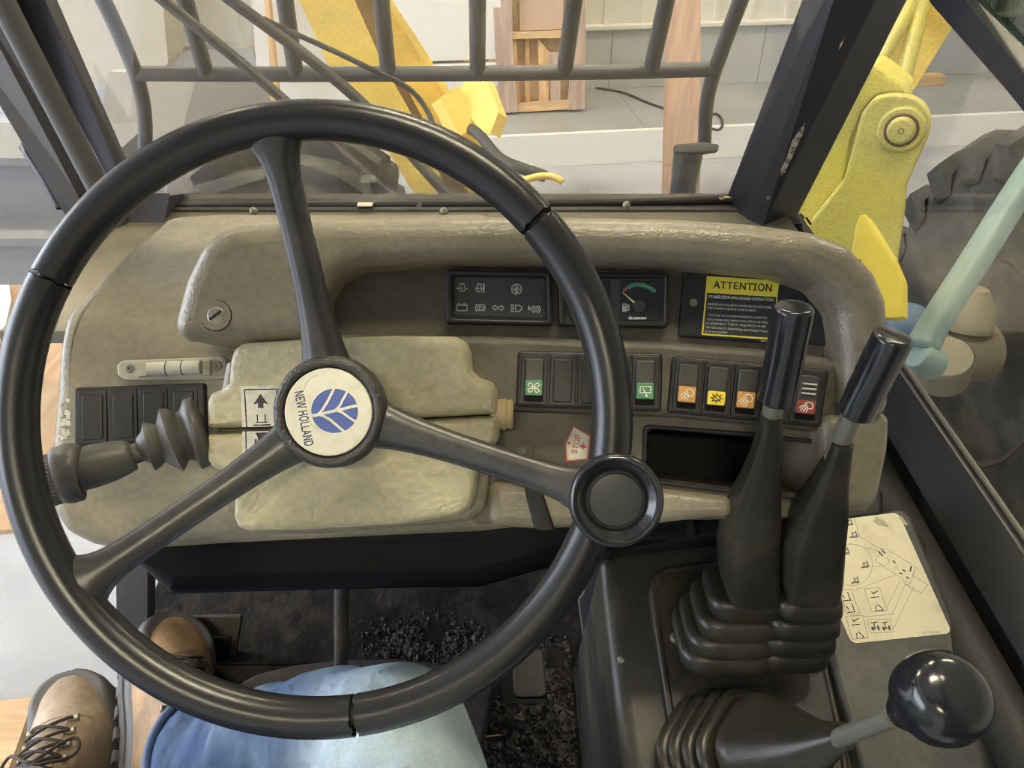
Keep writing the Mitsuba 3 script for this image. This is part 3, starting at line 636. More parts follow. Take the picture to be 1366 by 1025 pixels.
part(gd, 'rubber_mount', lathe(P(919, 199, 1.43), (0, 0.05, -1), [(0, 0), (0.026, 0.0), (0.027, 0.004), (0.026, 0.05), (0.024, 0.055), (0.025, 0.06), (0.024, 0.10), (0.016, 0.115), (0, 0.12)], 32), 'guard_paint', 40)
# hoses crossing the view
put('hydraulic_hose', tube([P(170, -40, 1.16), P(215, -2, 1.17), P(300, 66, 1.19), P(375, 130, 1.21), P(450, 198, 1.22), P(545, 275, 1.22)], 0.0085, 14, 50), 'hose_black', True, 'black hose crossing the windscreen view, the left one of the pair', 'hose')
put('hydraulic_hose', tube([P(255, -40, 1.16), P(308, 0, 1.17), P(400, 68, 1.19), P(478, 133, 1.21), P(548, 205, 1.22), P(612, 275, 1.22)], 0.009, 14, 50), 'hose_black', True, 'black hose crossing the windscreen view, the right one of the pair', 'hose')
put('washer_line', tube([P(352, 25, 1.28), P(392, 44, 1.28), P(450, 70, 1.28), P(508, 98, 1.28), P(545, 118, 1.28), P(564, 138, 1.28), P(577, 165, 1.27), P(590, 215, 1.24)], 0.0045, 10, 50), 'hose_black', True, 'thin cable curving over the guard cross tube', 'cable')

# ------------------------------------------------------------------ dashboard
sp_ = lambda x, w: w * np.logaddexp(0, x / w)
bend = lambda u, v: 0.02 * u + 0.15 * u * u
DP = VF(640, 520, 0.645, 38, 0, bend)
V_ROLL = float(DP.px([(150, 405)])[0, 1])
LP = Pl(DP.o, DP.n, lambda u, v: bend(u, v) - 2.0 * sp_(v - V_ROLL, 0.02))
db = thing('dashboard', 'dusty taupe moulded dashboard with a hooded instrument binnacle', 'dashboard')
def px_ring(pl, pts, h, r=0.0, step=0.004, hole=False):
    return ring(Polygon(pl.px(pts, h)), step, r, hole)
body = [(62, 640), (64, 590), (71, 520), (78, 445), (86, 418), (118, 386), (205, 306), (222, 288), (300, 284), (640, 284), (700, 300), (700, 705), (640, 712), (300, 728), (158, 737), (118, 729), (84, 712), (66, 685)]
part(db, 'body', slab(LP, px_ring(LP, body, 0.0, 0.012, 0.006), -0.16, 0.0, r=0.012, seg=4, cap_edge=0.02), 'dash_vinyl', 50)
hood = [(222, 454), (226, 425), (240, 372), (262, 327), (284, 305), (312, 296), (450, 287), (700, 283), (900, 287), (1010, 294), (1090, 305), (1140, 325), (1175, 360), (1192, 400), (1196, 470), (1194, 560),
        (1130, 560), (1128, 470), (1120, 415), (1094, 381), (1040, 363), (900, 350), (600, 346), (480, 352), (447, 368), (430, 395), (428, 454)]
part(db, 'hood', slab(DP, px_ring(DP, hood, 0.085, 0.012), -0.22, 0.085, r=0.0165, seg=6, cap_edge=0.02), 'dash_vinyl', 55)
part(db, 'instrument_face', slab(DP, px_ring(DP, [(415, 330), (1150, 345), (1150, 480), (415, 470)], 0.048, 0.003), 0.0, 0.048, cap_edge=0.02), 'dash_face', 40, 'recessed instrument face')
swf = [(425, 446), (640, 448), (880, 455), (1000, 464), (1090, 474), (1134, 482), (1152, 564), (1105, 578), (1000, 566), (890, 556), (690, 549), (425, 548)]
SWH = 0.066
part(db, 'switch_face', slab(DP, px_ring(DP, swf, SWH, 0.003), 0.0, SWH, r=0.006, seg=3, cap_edge=0.02), 'dash_face', 40, 'switch face')
pocket = [(864, 572), (1000, 583), (1100, 594), (1100, 664), (1010, 657), (880, 641), (862, 636)]
low = [(630, 545), (890, 552), (1000, 562), (1122, 574), (1120, 690), (950, 694), (630, 700)]
part(db, 'lower_face', slab(DP, [px_ring(DP, low, 0.05, 0.003), px_ring(DP, pocket, 0.05, 0.004, 0.004, True)], -0.04, 0.05, r=0.002, seg=2, cap_edge=0.02), 'dash_face', 40, 'lower face with the storage pocket')
part(db, 'storage_pocket', slab(DP, px_ring(DP, [(850, 560), (1112, 580), (1112, 680), (850, 650)], -0.03, 0.003), -0.05, -0.03, cap_edge=0.03), 'pocket_black', 40, 'black storage pocket')
part(db, 'pocket_rim', slab(DP, [px_ring(DP, [(858, 566), (1002, 577), (1106, 589), (1106, 670), (1010, 663), (878, 647), (856, 641)], 0.052, 0.004), px_ring(DP, pocket, 0.052, 0.004, 0.004, True)], 0.048, 0.053, r=0.001, seg=2, cap_edge=0.03), 'satin_black', 40)
lip = [(650, 642), (760, 640), (870, 652), (1010, 668), (1116, 674), (1116, 692), (950, 692), (885, 700), (720, 708), (652, 704)]
part(db, 'lower_lip', slab(DP, px_ring(DP, lip, 0.062, 0.008), -0.05, 0.062, r=0.009, seg=5, cap_edge=0.02), 'dash_vinyl', 50)
lobe = [(1098, 556), (1192, 548), (1189, 600), (1181, 640), (1174, 672), (1160, 683), (1116, 684), (1100, 640)]
part(db, 'side_lobe', slab(DP, px_ring(DP, lobe, 0.075, 0.008), -0.15, 0.075, r=0.009, seg=5, cap_edge=0.02), 'dash_vinyl', 50)
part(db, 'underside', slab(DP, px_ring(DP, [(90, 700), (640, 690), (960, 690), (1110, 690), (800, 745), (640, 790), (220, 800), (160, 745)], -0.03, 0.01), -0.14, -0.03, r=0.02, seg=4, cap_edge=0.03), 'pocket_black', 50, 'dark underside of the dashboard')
part(db, 'top_shelf', obox((-0.09, 0.90, 1.515), (0.98, 0.34, 0.02), bev=0.006), 'dash_vinyl', 40)
for x, y in ((338, 281), (592, 281), (836, 273)):
    part(db, 'shelf_screw', lathe(P(x, y, 1.09), (0, -0.3, 1), [(0, 0.005), (0.004, 0.004), (0.006, 0.0), (0.006, -0.004), (0, -0.004)], 16), 'screw_metal', True)
HP = Pl(DP.o, DP.n, bend)
sc = HP.at(HP.px([(288, 421)], 0.085), 0.085)[0]
k = part(db, 'hood_screw', lathe(sc, HP.n, [(0, 0.001), (0.0052, 0.001), (0.0062, 0.0004), (0.0066, -0.004), (0, -0.004)], 24), 'screw_metal', 40, 'slotted round screw')
part(k, 'slot', obox(sc + HP.n * 0.0013, (0.0105, 0.0016, 0.001), ax=(unit(HP.u + HP.v * 0.8), unit(HP.v - HP.u * 0.8), HP.n)), 'satin_black', False)
part(db, 'screw_recess', lathe(sc - HP.n * 0.0002, HP.n, [(0, 0.0006), (0.0105, 0.0006), (0.0115, 0.0), (0, 0.0)], 32), 'dash_vinyl', True)

# --- warning light panel
def rect_px(pl, pts, h, r, step=0.0012):
    return ring(Polygon(pl.px(pts, h)), step, r)
wp = thing('warning_light_panel', 'black rectangular warning light display with nine white symbols', 'display')
IF = 0.048
part(wp, 'bezel', slab(DP, [rect_px(DP, [(594, 359), (735, 361), (737, 434), (594, 431)], IF + 0.012, 0.002), ring(Polygon(DP.px([(603, 367), (729, 369), (730, 427), (603, 424)], IF + 0.012)), 0.0012, 0.002, True)], IF - 0.002, IF + 0.012, r=0.0018, seg=3), 'black_plastic', 40)
part(wp, 'lens', slab(DP, rect_px(DP, [(600, 364), (732, 366), (733, 430), (600, 427)], IF + 0.004, 0.002), IF - 0.002, IF + 0.005), 'glass_dark', 40)
part(wp, 'light_field', slab(DP, rect_px(DP, [(605, 369), (727, 372), (728, 424), (605, 420)], IF + 0.0054, 0.002), IF + 0.004, IF + 0.0054), 'lens_grey', 40, 'grey field with the warning symbols')
def zp(o, s, pts):                                                # points read from an enlarged crop
    return [(o[0] + x / s, o[1] + y / s) for x, y in pts]
Z = lambda pts: zp((590, 350), 9.107, pts)
arc = lambda cx, cy, rx, ry, a0, a1, n=16: [(cx + rx * math.cos(math.radians(a)), cy + ry * math.sin(math.radians(a))) for a in np.linspace(a0, a1, n)]
hI = IF + 0.0054
ic = []
ic.append(lines(DP, [Z(p) for p in ([(215, 262), (262, 262), (268, 290), (282, 325), (262, 352), (215, 352), (200, 325), (212, 290), (215, 262)], [(238, 300), (238, 335)], [(165, 316), (196, 318)], [(285, 320), (314, 320)])], 1.1, 0.6, hI))
ic.append(lines(DP, [Z(p) for p in ([(428, 266), (470, 266), (468, 290), (482, 325), (464, 360), (425, 360), (410, 325), (428, 290), (428, 266)], [(425, 320), (464, 322)])], 1.1, 0.6, hI).union(lines(DP, [Z([(504, 262), (504, 362)])], 1.9, 0.6, hI)))
ic.append(lines(DP, [Z(arc(902, 328, 60, 60, 0, 360, 30)), Z([(845, 328), (960, 328)]), Z([(885, 280), (890, 310), (902, 318), (914, 310), (920, 280)]), Z([(880, 345), (902, 378), (925, 345)]), Z([(902, 335), (902, 375)])], 1.1, 0.6, hI))
ic.append(lines(DP, [Z([(175, 522), (300, 522), (300, 588), (175, 588), (175, 522)]), Z([(195, 505), (215, 505), (215, 522)]), Z([(258, 522), (258, 505), (282, 505)])], 1.3, 0.6, hI))
ic.append(lines(DP, [Z(arc(460, 552, 38, 38, 0, 360, 24)), Z(arc(460, 552, 58, 58, 130, 230)), Z(arc(460, 552, 58, 58, -50, 50)), Z([(450, 575), (450, 532), (468, 534), (468, 552), (450, 554)])], 1.1, 0.6, hI))
ic.append(lines(DP, [Z([(608, 552), (640, 520), (640, 538), (670, 538), (670, 568), (640, 568), (640, 586), (608, 552)]), Z([(748, 556), (716, 522), (716, 540), (688, 540), (688, 570), (716, 570), (716, 590), (748, 556)])], 1.1, 0.6, hI))
ic.append(lines(DP, [Z([(832, 518 + 20 * i), (870, 518 + 20 * i)]) for i in range(5)] + [Z([(892, 522), (930, 522), (966, 550), (966, 570), (930, 600), (892, 600), (892, 522)])], 1.1, 0.6, hI))
ic.append(lines(DP, [Z([(1050, 525), (1050, 585), (1075, 560), (1050, 545)]), Z(arc(1138, 570, 32, 32, 0, 360, 20)), Z(arc(1138, 570, 52, 52, 120, 240)), Z(arc(1138, 570, 52, 52, -60, 60)), Z([(1138, 552), (1138, 588)])], 1.1, 0.6, hI))
for s_ in ic: part(wp, 'symbol', flat(DP, s_, hI, 0.0003), 'print_grey', False)
# --- gauge cluster
gc = thing('gauge_cluster', 'black gauge cluster with a fuel gauge, half hidden behind the wheel rim', 'gauge')
part(gc, 'bezel', slab(DP, [rect_px(DP, [(745, 363), (893, 364), (891, 437), (746, 434)], IF + 0.012, 0.002), ring(Polygon(DP.px([(753, 370), (887, 370), (885, 431), (754, 429)], IF + 0.012)), 0.0012, 0.0015, True)], IF - 0.002, IF + 0.012, r=0.0018, seg=3), 'black_plastic', 40)
part(gc, 'face', slab(DP, rect_px(DP, [(750, 367), (890, 367), (888, 434), (751, 431)], IF + 0.005, 0.002), IF - 0.002, IF + 0.005), 'lens_grey', 40)
for pts in ([(759, 374), (814, 374), (813, 428), (760, 427)], [(827, 374), (882, 375), (880, 428), (826, 427)]):
    part(gc, 'dial_window', slab(DP, rect_px(DP, pts, IF + 0.0062, 0.002), IF + 0.004, IF + 0.0062, r=0.0005, seg=2), 'glass_dark', 40)
Y = lambda pts: zp((800, 355), 12.06, pts)
hG = IF + 0.0062
part(gc, 'scale_band', flat(DP, lines(DP, [Y([(470, 345), (520, 312), (580, 300), (640, 300), (720, 315), (800, 350), (875, 402)])], 5.0, 0.6, hG), hG, 0.0003), 'gauge_green', False, 'green scale band')
part(gc, 'scale_band', flat(DP, lines(DP, [Y([(392, 395), (425, 362)])], 4.2, 0.6, hG), hG, 0.0003), 'gauge_red', False, 'red end of the scale')
part(gc, 'hub', slab(DP, ring(Point(DP.px(Y([(640, 650)]), hG)[0]).buffer(0.0048, 16), None), hG, hG + 0.0012, r=0.0004, seg=2), 'lens_grey', 40)
part(gc, 'needle', flat(DP, Polygon(DP.px(Y([(360, 425), (372, 425), (572, 575), (545, 600)]), hG + 0.001)), hG + 0.0006, 0.0006), 'needle', False)
part(gc, 'fuel_symbol', flat(DP, Polygon(DP.px(Y([(362, 605), (432, 605), (432, 735), (362, 735)]), hG)).difference(Polygon(DP.px(Y([(378, 620), (415, 620), (415, 645), (378, 645)]), hG))).union(lines(DP, [Y([(432, 690), (448, 660), (440, 640)]), Y([(448, 615), (468, 640), (468, 712), (445, 712)])], 1.2, 0.6, hG)), hG, 0.0003), 'print_grey', False)
part(gc, 'maker_mark', flat(DP, unary_union([Polygon(DP.px(Y([(a, 815 if i == 0 else 822), (b, 815 if i == 0 else 822), (b, 862), (a, 862)]), hG)) for i, (a, b) in enumerate(((465, 518), (530, 555), (562, 588), (595, 622), (629, 655), (662, 686), (693, 716), (723, 748)))]), hG, 0.0003), 'print_grey', False, 'tiny illegible maker mark')
# --- blank cover with the attention label
cv = thing('blank_cover', 'smooth dark cover plate carrying the yellow attention label', 'cover plate')
part(cv, 'plate', slab(DP, rect_px(DP, [(913, 357), (1078, 371), (1074, 461), (905, 449)], IF + 0.004, 0.003), IF - 0.002, IF + 0.004, r=0.0015, seg=3, cap_edge=0.03), 'glass_dark', 40)
part(cv, 'bolt', lathe(DP.at(DP.px([(925, 404)], IF + 0.004), IF + 0.004)[0], DP.n, [(0, 0.0002), (0.0016, 0.0002), (0.002, 0.0012), (0.0028, 0.0012), (0.0032, 0), (0, 0)], 20), 'screw_metal', 40)
bc = thing('blank_cover', 'small dark blank cover beside the lever grip, right of the attention label', 'cover plate')
part(bc, 'plate', slab(DP, rect_px(DP, [(1079, 388), (1119, 392), (1112, 462), (1074, 458)], IF + 0.005, 0.002), IF - 0.002, IF + 0.005, r=0.001, seg=2), 'black_plastic', 40)
part(bc, 'inset', slab(DP, rect_px(DP, [(1084, 394), (1114, 397), (1108, 457), (1080, 454)], IF + 0.006, 0.001), IF, IF + 0.0058), 'glass_dark', 40)
at_ = thing('attention_label', 'yellow and black ATTENTION sticker about stabilizer and boom operation', 'sticker')
A = lambda pts: zp((920, 360), 10.246, pts)
hA = IF + 0.0041
part(at_, 'sheet', flat(DP, Polygon(DP.px(A([(235, 88), (1225, 148), (1195, 410), (1108, 955), (163, 890)]), hA)), hA, 0.0003), 'sign_yellow', False)
part(at_, 'text_field', flat(DP, Polygon(DP.px(A([(236, 316), (1186, 376), (1100, 932), (184, 872)]), hA)), hA + 0.0003, 0.0002), 'print_black', False, 'black field with small white text')
def text_px(pl, s, a, b, hpx, h, m, parent, bold=False, t=0.0002):
    """lettering between two places of the photograph (feet of the first and last letters)"""
    pa_, pb2 = pl.px([a, b], h); L = np.linalg.norm(pb2 - pa_)
    return part(parent, 'lettering', text(pl, s, pa_, pb2 - pa_, hpx * L / math.dist(a, b), h, L, t, bold), m, False)
aa = lambda x, y: A([(x, y)])[0]
text_px(DP, 'ATTENTION', aa(318, 248), aa(1118, 296), 9.3, hA + 0.0003, 'print_black', at_, True)
for s_, a_, b_ in (('STABILIZER AND BOOM OPERATION', (252, 383), (1138, 432)), ('Stabilizers must be lowered before the', (245, 482), (1112, 530)), ('third boom section will extend.', (243, 534), (915, 574)),
                   ('The first two boom sections must be', (238, 632), (1052, 672)), ('fully extended before the third section', (230, 690), (1072, 736)), ('is extended. This is required in order', (226, 742), (1042, 790)),
                   ('for the boom markings and load chart', (214, 798), (1062, 858)), ('to correspond.', (206, 858), (522, 874))):
    text_px(DP, s_, aa(*a_), aa(*b_), 3.7 if s_.isupper() or s_[0] == 'S' and s_[1] == 'T' else 3.3, hA + 0.0005, 'print_grey', at_, s_.startswith('STAB'))
text_px(DP, '8587119', aa(960, 982), aa(1082, 990), 2.2, IF + 0.0041, 'print_grey', at_)

# --- switch panels
def switch_panel(name, lab, corners, cuts, h):
    """corners TL TR BR BL of the frame; cuts = fractions along the width between its bays"""
    t = thing(name, lab, 'switch panel')
    part(t, 'frame', slab(DP, rect_px(DP, corners, h + 0.005, 0.003), h - 0.002, h + 0.004, r=0.0018, seg=3, cap_edge=0.03), 'black_plastic', 40)
    return t
def bay(corners, f0, f1, g0=0.10, g1=0.92):
    tl, tr, br, bl_ = [np.array(c, float) for c in corners]
    q_ = lambda f, g: (tl + (tr - tl) * f) * (1 - g) + (bl_ + (br - bl_) * f) * g
    return [tuple(q_(f0, g0)), tuple(q_(f1, g0)), tuple(q_(f1, g1)), tuple(q_(f0, g1))]
def sub(quad, f0, f1, g0, g1):
    return bay(quad, f0, f1, g0, g1)
def blank(t, corners, f0, f1, h):
    b = part(t, 'blank_bay', slab(DP, rect_px(DP, bay(corners, f0 + 0.004, f1 - 0.004, 0.05, 0.95), h + 0.006, 0.001), h, h + 0.006, r=0.0008, seg=2), 'black_plastic', 40)
    bq = bay(corners, f0, f1)
    part(b, 'inset', slab(DP, rect_px(DP, sub(bq, 0.16, 0.84, 0.04, 0.96), h + 0.0075, 0.001), h + 0.004, h + 0.0075, r=0.001, seg=2), 'blank_face', 40)
def rocker(t, corners, f0, f1, h, colour, icon, split=0.5, icolor='print_white', lab=None):
    part(t, 'bay', slab(DP, rect_px(DP, bay(corners, f0 + 0.004, f1 - 0.004, 0.05, 0.95), h + 0.006, 0.001), h, h + 0.006, r=0.0008, seg=2), 'black_plastic', 40)
    q_ = sub(bay(corners, f0, f1), 0.16, 0.84, 0.03, 0.97)
    rk = part(t, 'rocker', slab(DP, rect_px(DP, sub(q_, 0, 1, 0, 0.88), h + 0.012, 0.0012), h + 0.003, h + 0.012, r=0.0015, seg=3), 'rocker_top', 40, lab)
    c = sub(q_, 0.05, 0.95, split, 0.86)
    part(rk, 'coloured_lens', slab(DP, rect_px(DP, c, h + 0.0125, 0.0008), h + 0.008, h + 0.0128, r=0.0006, seg=2), colour, 40)
    tl, tr, br, bl_ = [np.array(k_, float) for k_ in c]
    m_ = lambda pts: [tuple(((tl + (tr - tl) * x) * (1 - y) + (bl_ + (br - bl_) * x) * y)) for x, y in pts]
    hh = h + 0.0128
    part(rk, 'symbol', flat(DP, lines(DP, [m_(s_) for s_ in icon], 1.3, 0.58, hh), hh, 0.0003), icolor, False)
    sh = part(rk, 'recess', slab(DP, rect_px(DP, sub(q_, 0, 1, 0.86, 1.0), h + 0.0065, 0.0008), h + 0.004, h + 0.0066), 'pocket_black', 40)
    return rk
petal = lambda a: [(0.5 + 0.40 * r * math.cos(a + w), 0.5 + 0.36 * r * math.sin(a + w)) for r, w in ((0.1, 0), (0.7, -0.45), (1.0, -0.2), (1.0, 0.25), (0.7, 0.45), (0.1, 0))]
fan = [petal(math.pi / 4 + k * math.pi / 2) for k in range(4)]
wiper = [[(0.2, 0.25), (0.8, 0.22), (0.8, 0.62), (0.2, 0.62), (0.2, 0.25)], [(0.35, 0.35), (0.62, 0.85), (0.5, 0.8)]]
lampi = [[(0.42, 0.22), (0.6, 0.15), (0.78, 0.2), (0.86, 0.4), (0.8, 0.6), (0.6, 0.62), (0.42, 0.22)], [(0.45, 0.4), (0.2, 0.8)], [(0.5, 0.55), (0.36, 0.85)], [(0.58, 0.66), (0.52, 0.88)], [(0.36, 0.35), (0.14, 0.6)]]
gear = [arc(0.5, 0.5, 0.2, 0.2, 0, 360, 20), [(0.38, 0.4), (0.62, 0.62)]] + [[(0.5 + 0.24 * math.cos(a), 0.5 + 0.24 * math.sin(a)), (0.5 + 0.34 * math.cos(a), 0.5 + 0.34 * math.sin(a))] for a in np.arange(8) * math.pi / 4]
C1 = [(691, 468), (885, 471), (883, 550), (688, 543)]
t = switch_panel('switch_panel', 'switch panel between column shroud and wheel rim, with green fan and wiper rockers', C1, None, SWH)
rocker(t, C1, 0.02, 0.215, SWH, 'icon_green', fan, lab='rocker with a green fan symbol')
blank(t, C1, 0.22, 0.41, SWH); blank(t, C1, 0.415, 0.60, SWH); blank(t, C1, 0.605, 0.78, SWH)
rocker(t, C1, 0.785, 0.98, SWH, 'icon_green', wiper, lab='rocker with a green wiper symbol')
C2 = [(898, 474), (1108, 493), (1096, 571), (891, 551)]
t = switch_panel('switch_panel', 'switch panel behind the lever grip, with orange, yellow and red work lamp rockers', C2, None, SWH)
rocker(t, C2, 0.02, 0.205, SWH, 'icon_orange', lampi, lab='rocker with an orange work lamp symbol')
rocker(t, C2, 0.21, 0.395, SWH, 'icon_yellow', gear, 0.55, 'print_black', lab='rocker with a bright yellow gear symbol')
rocker(t, C2, 0.40, 0.585, SWH, 'icon_orange', lampi, lab='rocker with an orange work lamp symbol')
blank(t, C2, 0.59, 0.775, SWH)
rk = rocker(t, C2, 0.785, 0.98, SWH, 'icon_red', lampi, 0.56, lab='ribbed rocker with a red lamp symbol')
for g_ in (0.20, 0.30, 0.40):
    b_ = sub(bay(C2, 0.785, 0.98), 0.30, 0.74, g_, g_ + 0.035)
    part(rk, 'rib', slab(DP, rect_px(DP, b_, SWH + 0.0135, 0, None), SWH + 0.011, SWH + 0.0138), 'print_grey', False)
C3 = [(97, 517), (272, 511), (275, 588), (97, 597)]
t = switch_panel('switch_panel', 'left switch panel of four black blanks, left of the column shroud', C3, None, 0.0)
SAVED, DP = DP, LP
for f0, f1 in ((0.03, 0.26), (0.265, 0.49), (0.495, 0.72), (0.725, 0.95)):
    blank(t, C3, f0, f1, 0.0)
# --- bubble level
bv = thing('bubble_level', 'clear plastic bubble level screwed to the dashboard above the left switch blanks', 'level')
BQ = [(156, 487), (163, 481), (297, 476), (303, 478), (303, 503), (297, 507), (166, 508), (157, 501)]
part(bv, 'holder', slab(DP, rect_px(DP, BQ, 0.004, 0.004), -0.001, 0.005, r=0.002, seg=3), 'clear_plastic', 40)
va, vb = DP.at(DP.px([(198, 493), (268, 490)], 0.008), 0.008)
vl = part(bv, 'vial', tube([va, vb], 0.0058, 20), 'vial_liquid', 40, 'tubular vial with two ring marks')
for fx in (0.36, 0.66):
    c_ = va + (vb - va) * fx; part(vl, 'ring_mark', tube([c_ - unit(vb - va) * 0.0004, c_ + unit(vb - va) * 0.0004], 0.0060, 20), 'print_black', False)
for x, y in ((173, 492), (290, 488)):
    part(bv, 'screw', lathe(DP.at(DP.px([(x, y)], 0.006), 0.005)[0], DP.n, [(0, 0.0003), (0.0012, 0.0003), (0.0016, 0.0014), (0.0032, 0.0014), (0.0036, 0), (0, 0)], 20), 'steel_dull', 40)
part(bv, 'bridge', slab(DP, rect_px(DP, [(183, 484), (196, 483), (196, 502), (183, 503)], 0.009, 0.001), 0.003, 0.0088, r=0.001, seg=2), 'clear_plastic', 40)
part(bv, 'bridge', slab(DP, rect_px(DP, [(269, 481), (280, 480), (280, 501), (269, 502)], 0.009, 0.001), 0.003, 0.0088, r=0.001, seg=2), 'clear_plastic', 40)
# worn sticker residue left of the blanks
rs = []
for i in range(26):
    x, y = rng.uniform(77, 92), rng.uniform(531, 584); rs.append(Polygon(DP.px([(x, y), (x + rng.uniform(2, 6), y + rng.uniform(-1, 1)), (x + rng.uniform(2, 5), y + rng.uniform(3, 8)), (x - 1, y + rng.uniform(2, 7))], 0.0)).buffer(0))
put('sticker_residue', flat(DP, unary_union(rs), 0.0002, 0.0004), 'label_white', False, 'worn pale remains of a sticker at the left end of the dashboard', 'sticker remains')
DP = SAVED
# STOP sticker
sp2 = thing('stop_sticker', 'white STOP sticker with red arrow and red border under the switches', 'sticker')
Q = lambda pts: zp((640, 540), 5.123, pts)
hS = 0.0502
part(sp2, 'border', flat(DP, Polygon(DP.px(Q([(640, 148), (760, 215), (735, 375), (590, 388), (583, 265)]), hS)), hS, 0.0002), 'print_red', False)
part(sp2, 'sheet', flat(DP, Polygon(DP.px(Q([(643, 156), (750, 218), (728, 368), (598, 381), (592, 266)]), hS)), hS + 0.0002, 0.0002), 'label_white', False)
text_px(DP, 'STOP', Q([(662, 342)])[0], Q([(690, 212)])[0], 7.5, hS + 0.0004, 'print_red', sp2, True)
part(sp2, 'arrow', flat(DP, unary_union([Polygon(DP.px(Q(p_), hS)) for p_ in ([(680, 275), (700, 278), (704, 262), (732, 290), (698, 310), (700, 294), (679, 291)], [(600, 255), (620, 252), (622, 272), (600, 275)])]), hS + 0.0004, 0.0002), 'print_red', False)
from scipy.interpolate import PchipInterpolator
# ------------------------------------------------------------------ steering column and wheel
SP = VF(470, 580, 0.555, 36.7, -1)
ss = thing('column_shroud', 'cream textured two-piece steering column shroud behind the wheel hub', 'column shroud')
up_ = [(272, 573), (272, 536), (277, 524), (291, 519), (301, 511), (303, 480), (308, 465), (320, 457), (410, 451), (520, 447), (606, 448), (620, 455), (626, 470), (628, 495), (637, 504), (655, 510), (662, 520), (664, 553.5), (470, 564), (380, 571)]
lo_ = [(272, 579), (380, 576), (470, 566), (664, 555.5), (665, 588), (658, 597), (640, 605), (636, 640), (634, 664), (628, 681), (612, 691), (540, 702), (420, 710), (326, 712), (313, 706), (307, 690), (309, 660), (303, 638), (292, 631), (280, 627), (272, 615)]
def shroud(pts): return ring(Polygon(SP.px(pts)), 0.003, 0.006)
part(ss, 'upper_shell', slab(SP, ring(Polygon(SP.px(up_)), 0.0025, 0.0022), -0.075, 0.0, layers=[(0, -0.075), (0, -0.012), (0.0007, -0.007), (0.0018, -0.0035), (0.0035, -0.0012), (0.0055, -0.0003), (0.008, 0.0)]), 'shroud_vinyl', 60, 'upper half of the shroud')
part(ss, 'lower_shell', slab(SP, ring(Polygon(SP.px(lo_)), 0.0025, 0.0022), -0.075, 0.0, layers=[(0, -0.075), (0, -0.012), (0.0007, -0.007), (0.0018, -0.0035), (0.0035, -0.0012), (0.0055, -0.0003), (0.008, 0.0)]), 'shroud_vinyl', 60, 'lower half of the shroud')
part(ss, 'rear_cover', slab(SP, ring(Polygon(SP.px([(300, 480), (630, 464), (640, 474), (647, 490), (650, 508), (656, 600), (651, 660), (646, 682), (626, 697), (420, 714), (330, 714), (300, 640), (285, 560)], -0.03)), 0.003, 0.006), -0.12, -0.03, r=0.006, seg=3), 'dash_vinyl', 50, 'taupe rear cover of the column')
kc = SP.at(SP.px([(662, 553)], -0.02), -0.02)[0]
part(ss, 'side_knob', lathe(kc, SP.u, [(0, -0.004), (0.0105, -0.004), (0.0115, 0.004), (0.0118, 0.007), (0.0105, 0.0085), (0.0112, 0.011), (0.010, 0.0125), (0, 0.0125)], 32), 'tan_plastic', 40, 'tan knob on the right side')
part(ss, 'column_tube', lathe(SP.at(SP.px([(450, 580)]), -0.1)[0], -SP.n, [(0, 0), (0.05, 0), (0.05, 0.25), (0, 0.25)], 32), 'satin_black', 40)
# direction sticker in two halves on the shells
ds = thing('direction_sticker', 'worn white sticker with black arrow, fork and machine symbols on the column shroud', 'sticker')
D = lambda pts: zp((310, 500), 7.886, pts)
sh_ = lambda pts: Polygon(SP.px(D(pts)))
h0 = 0.0001
part(ds, 'sheet', flat(SP, sh_([(85, 120), (560, 112), (560, 540), (104, 552)]), h0, 0.0003), 'label_white', False)
part(ds, 'sheet', flat(SP, sh_([(104, 598), (560, 590), (560, 960), (120, 1010), (104, 950)]), h0, 0.0003), 'label_white', False)
h1 = h0 + 0.0003
part(ds, 'border_line', flat(SP, lines(SP, [D([(150, 548), (128, 160), (130, 157), (465, 153)])], 1.6, 0.56, h1).union(lines(SP, [D([(466, 153), (466, 215)])], 1.6, 0.56, h1)), h1, 0.0002), 'print_black', False)
part(ds, 'border_line', flat(SP, lines(SP, [D([(142, 600), (150, 960)])], 1.6, 0.56, h1), h1, 0.0002), 'print_black', False)
part(ds, 'arrow', flat(SP, sh_([(297, 203), (378, 308), (330, 298), (330, 350), (272, 350), (272, 298), (222, 314)]), h1, 0.0002), 'print_black', False)
part(ds, 'fork_symbol', flat(SP, lines(SP, [D([(263, 425), (265, 500)]), D([(345, 422), (345, 500)]), D([(248, 503), (366, 500)])], 1.5, 0.56, h1).union(lines(SP, [D([(225, 532), (395, 528)])], 1.8, 0.56, h1)), h1, 0.0002), 'print_black', False)
part(ds, 'machine_symbol', flat(SP, unary_union([sh_(p_) for p_ in ([(245, 610), (375, 606), (350, 660), (352, 735), (335, 755), (290, 755), (272, 738), (270, 660)], [(237, 680), (258, 676), (258, 730), (238, 733)], [(362, 674), (385, 672), (386, 722), (362, 725)])]), h1, 0.0002), 'print_black', False)
part(ds, 'arrow', flat(SP, sh_([(286, 808), (342, 806), (342, 850), (400, 850), (318, 930), (240, 855), (284, 862)]), h1, 0.0002), 'print_black', False)
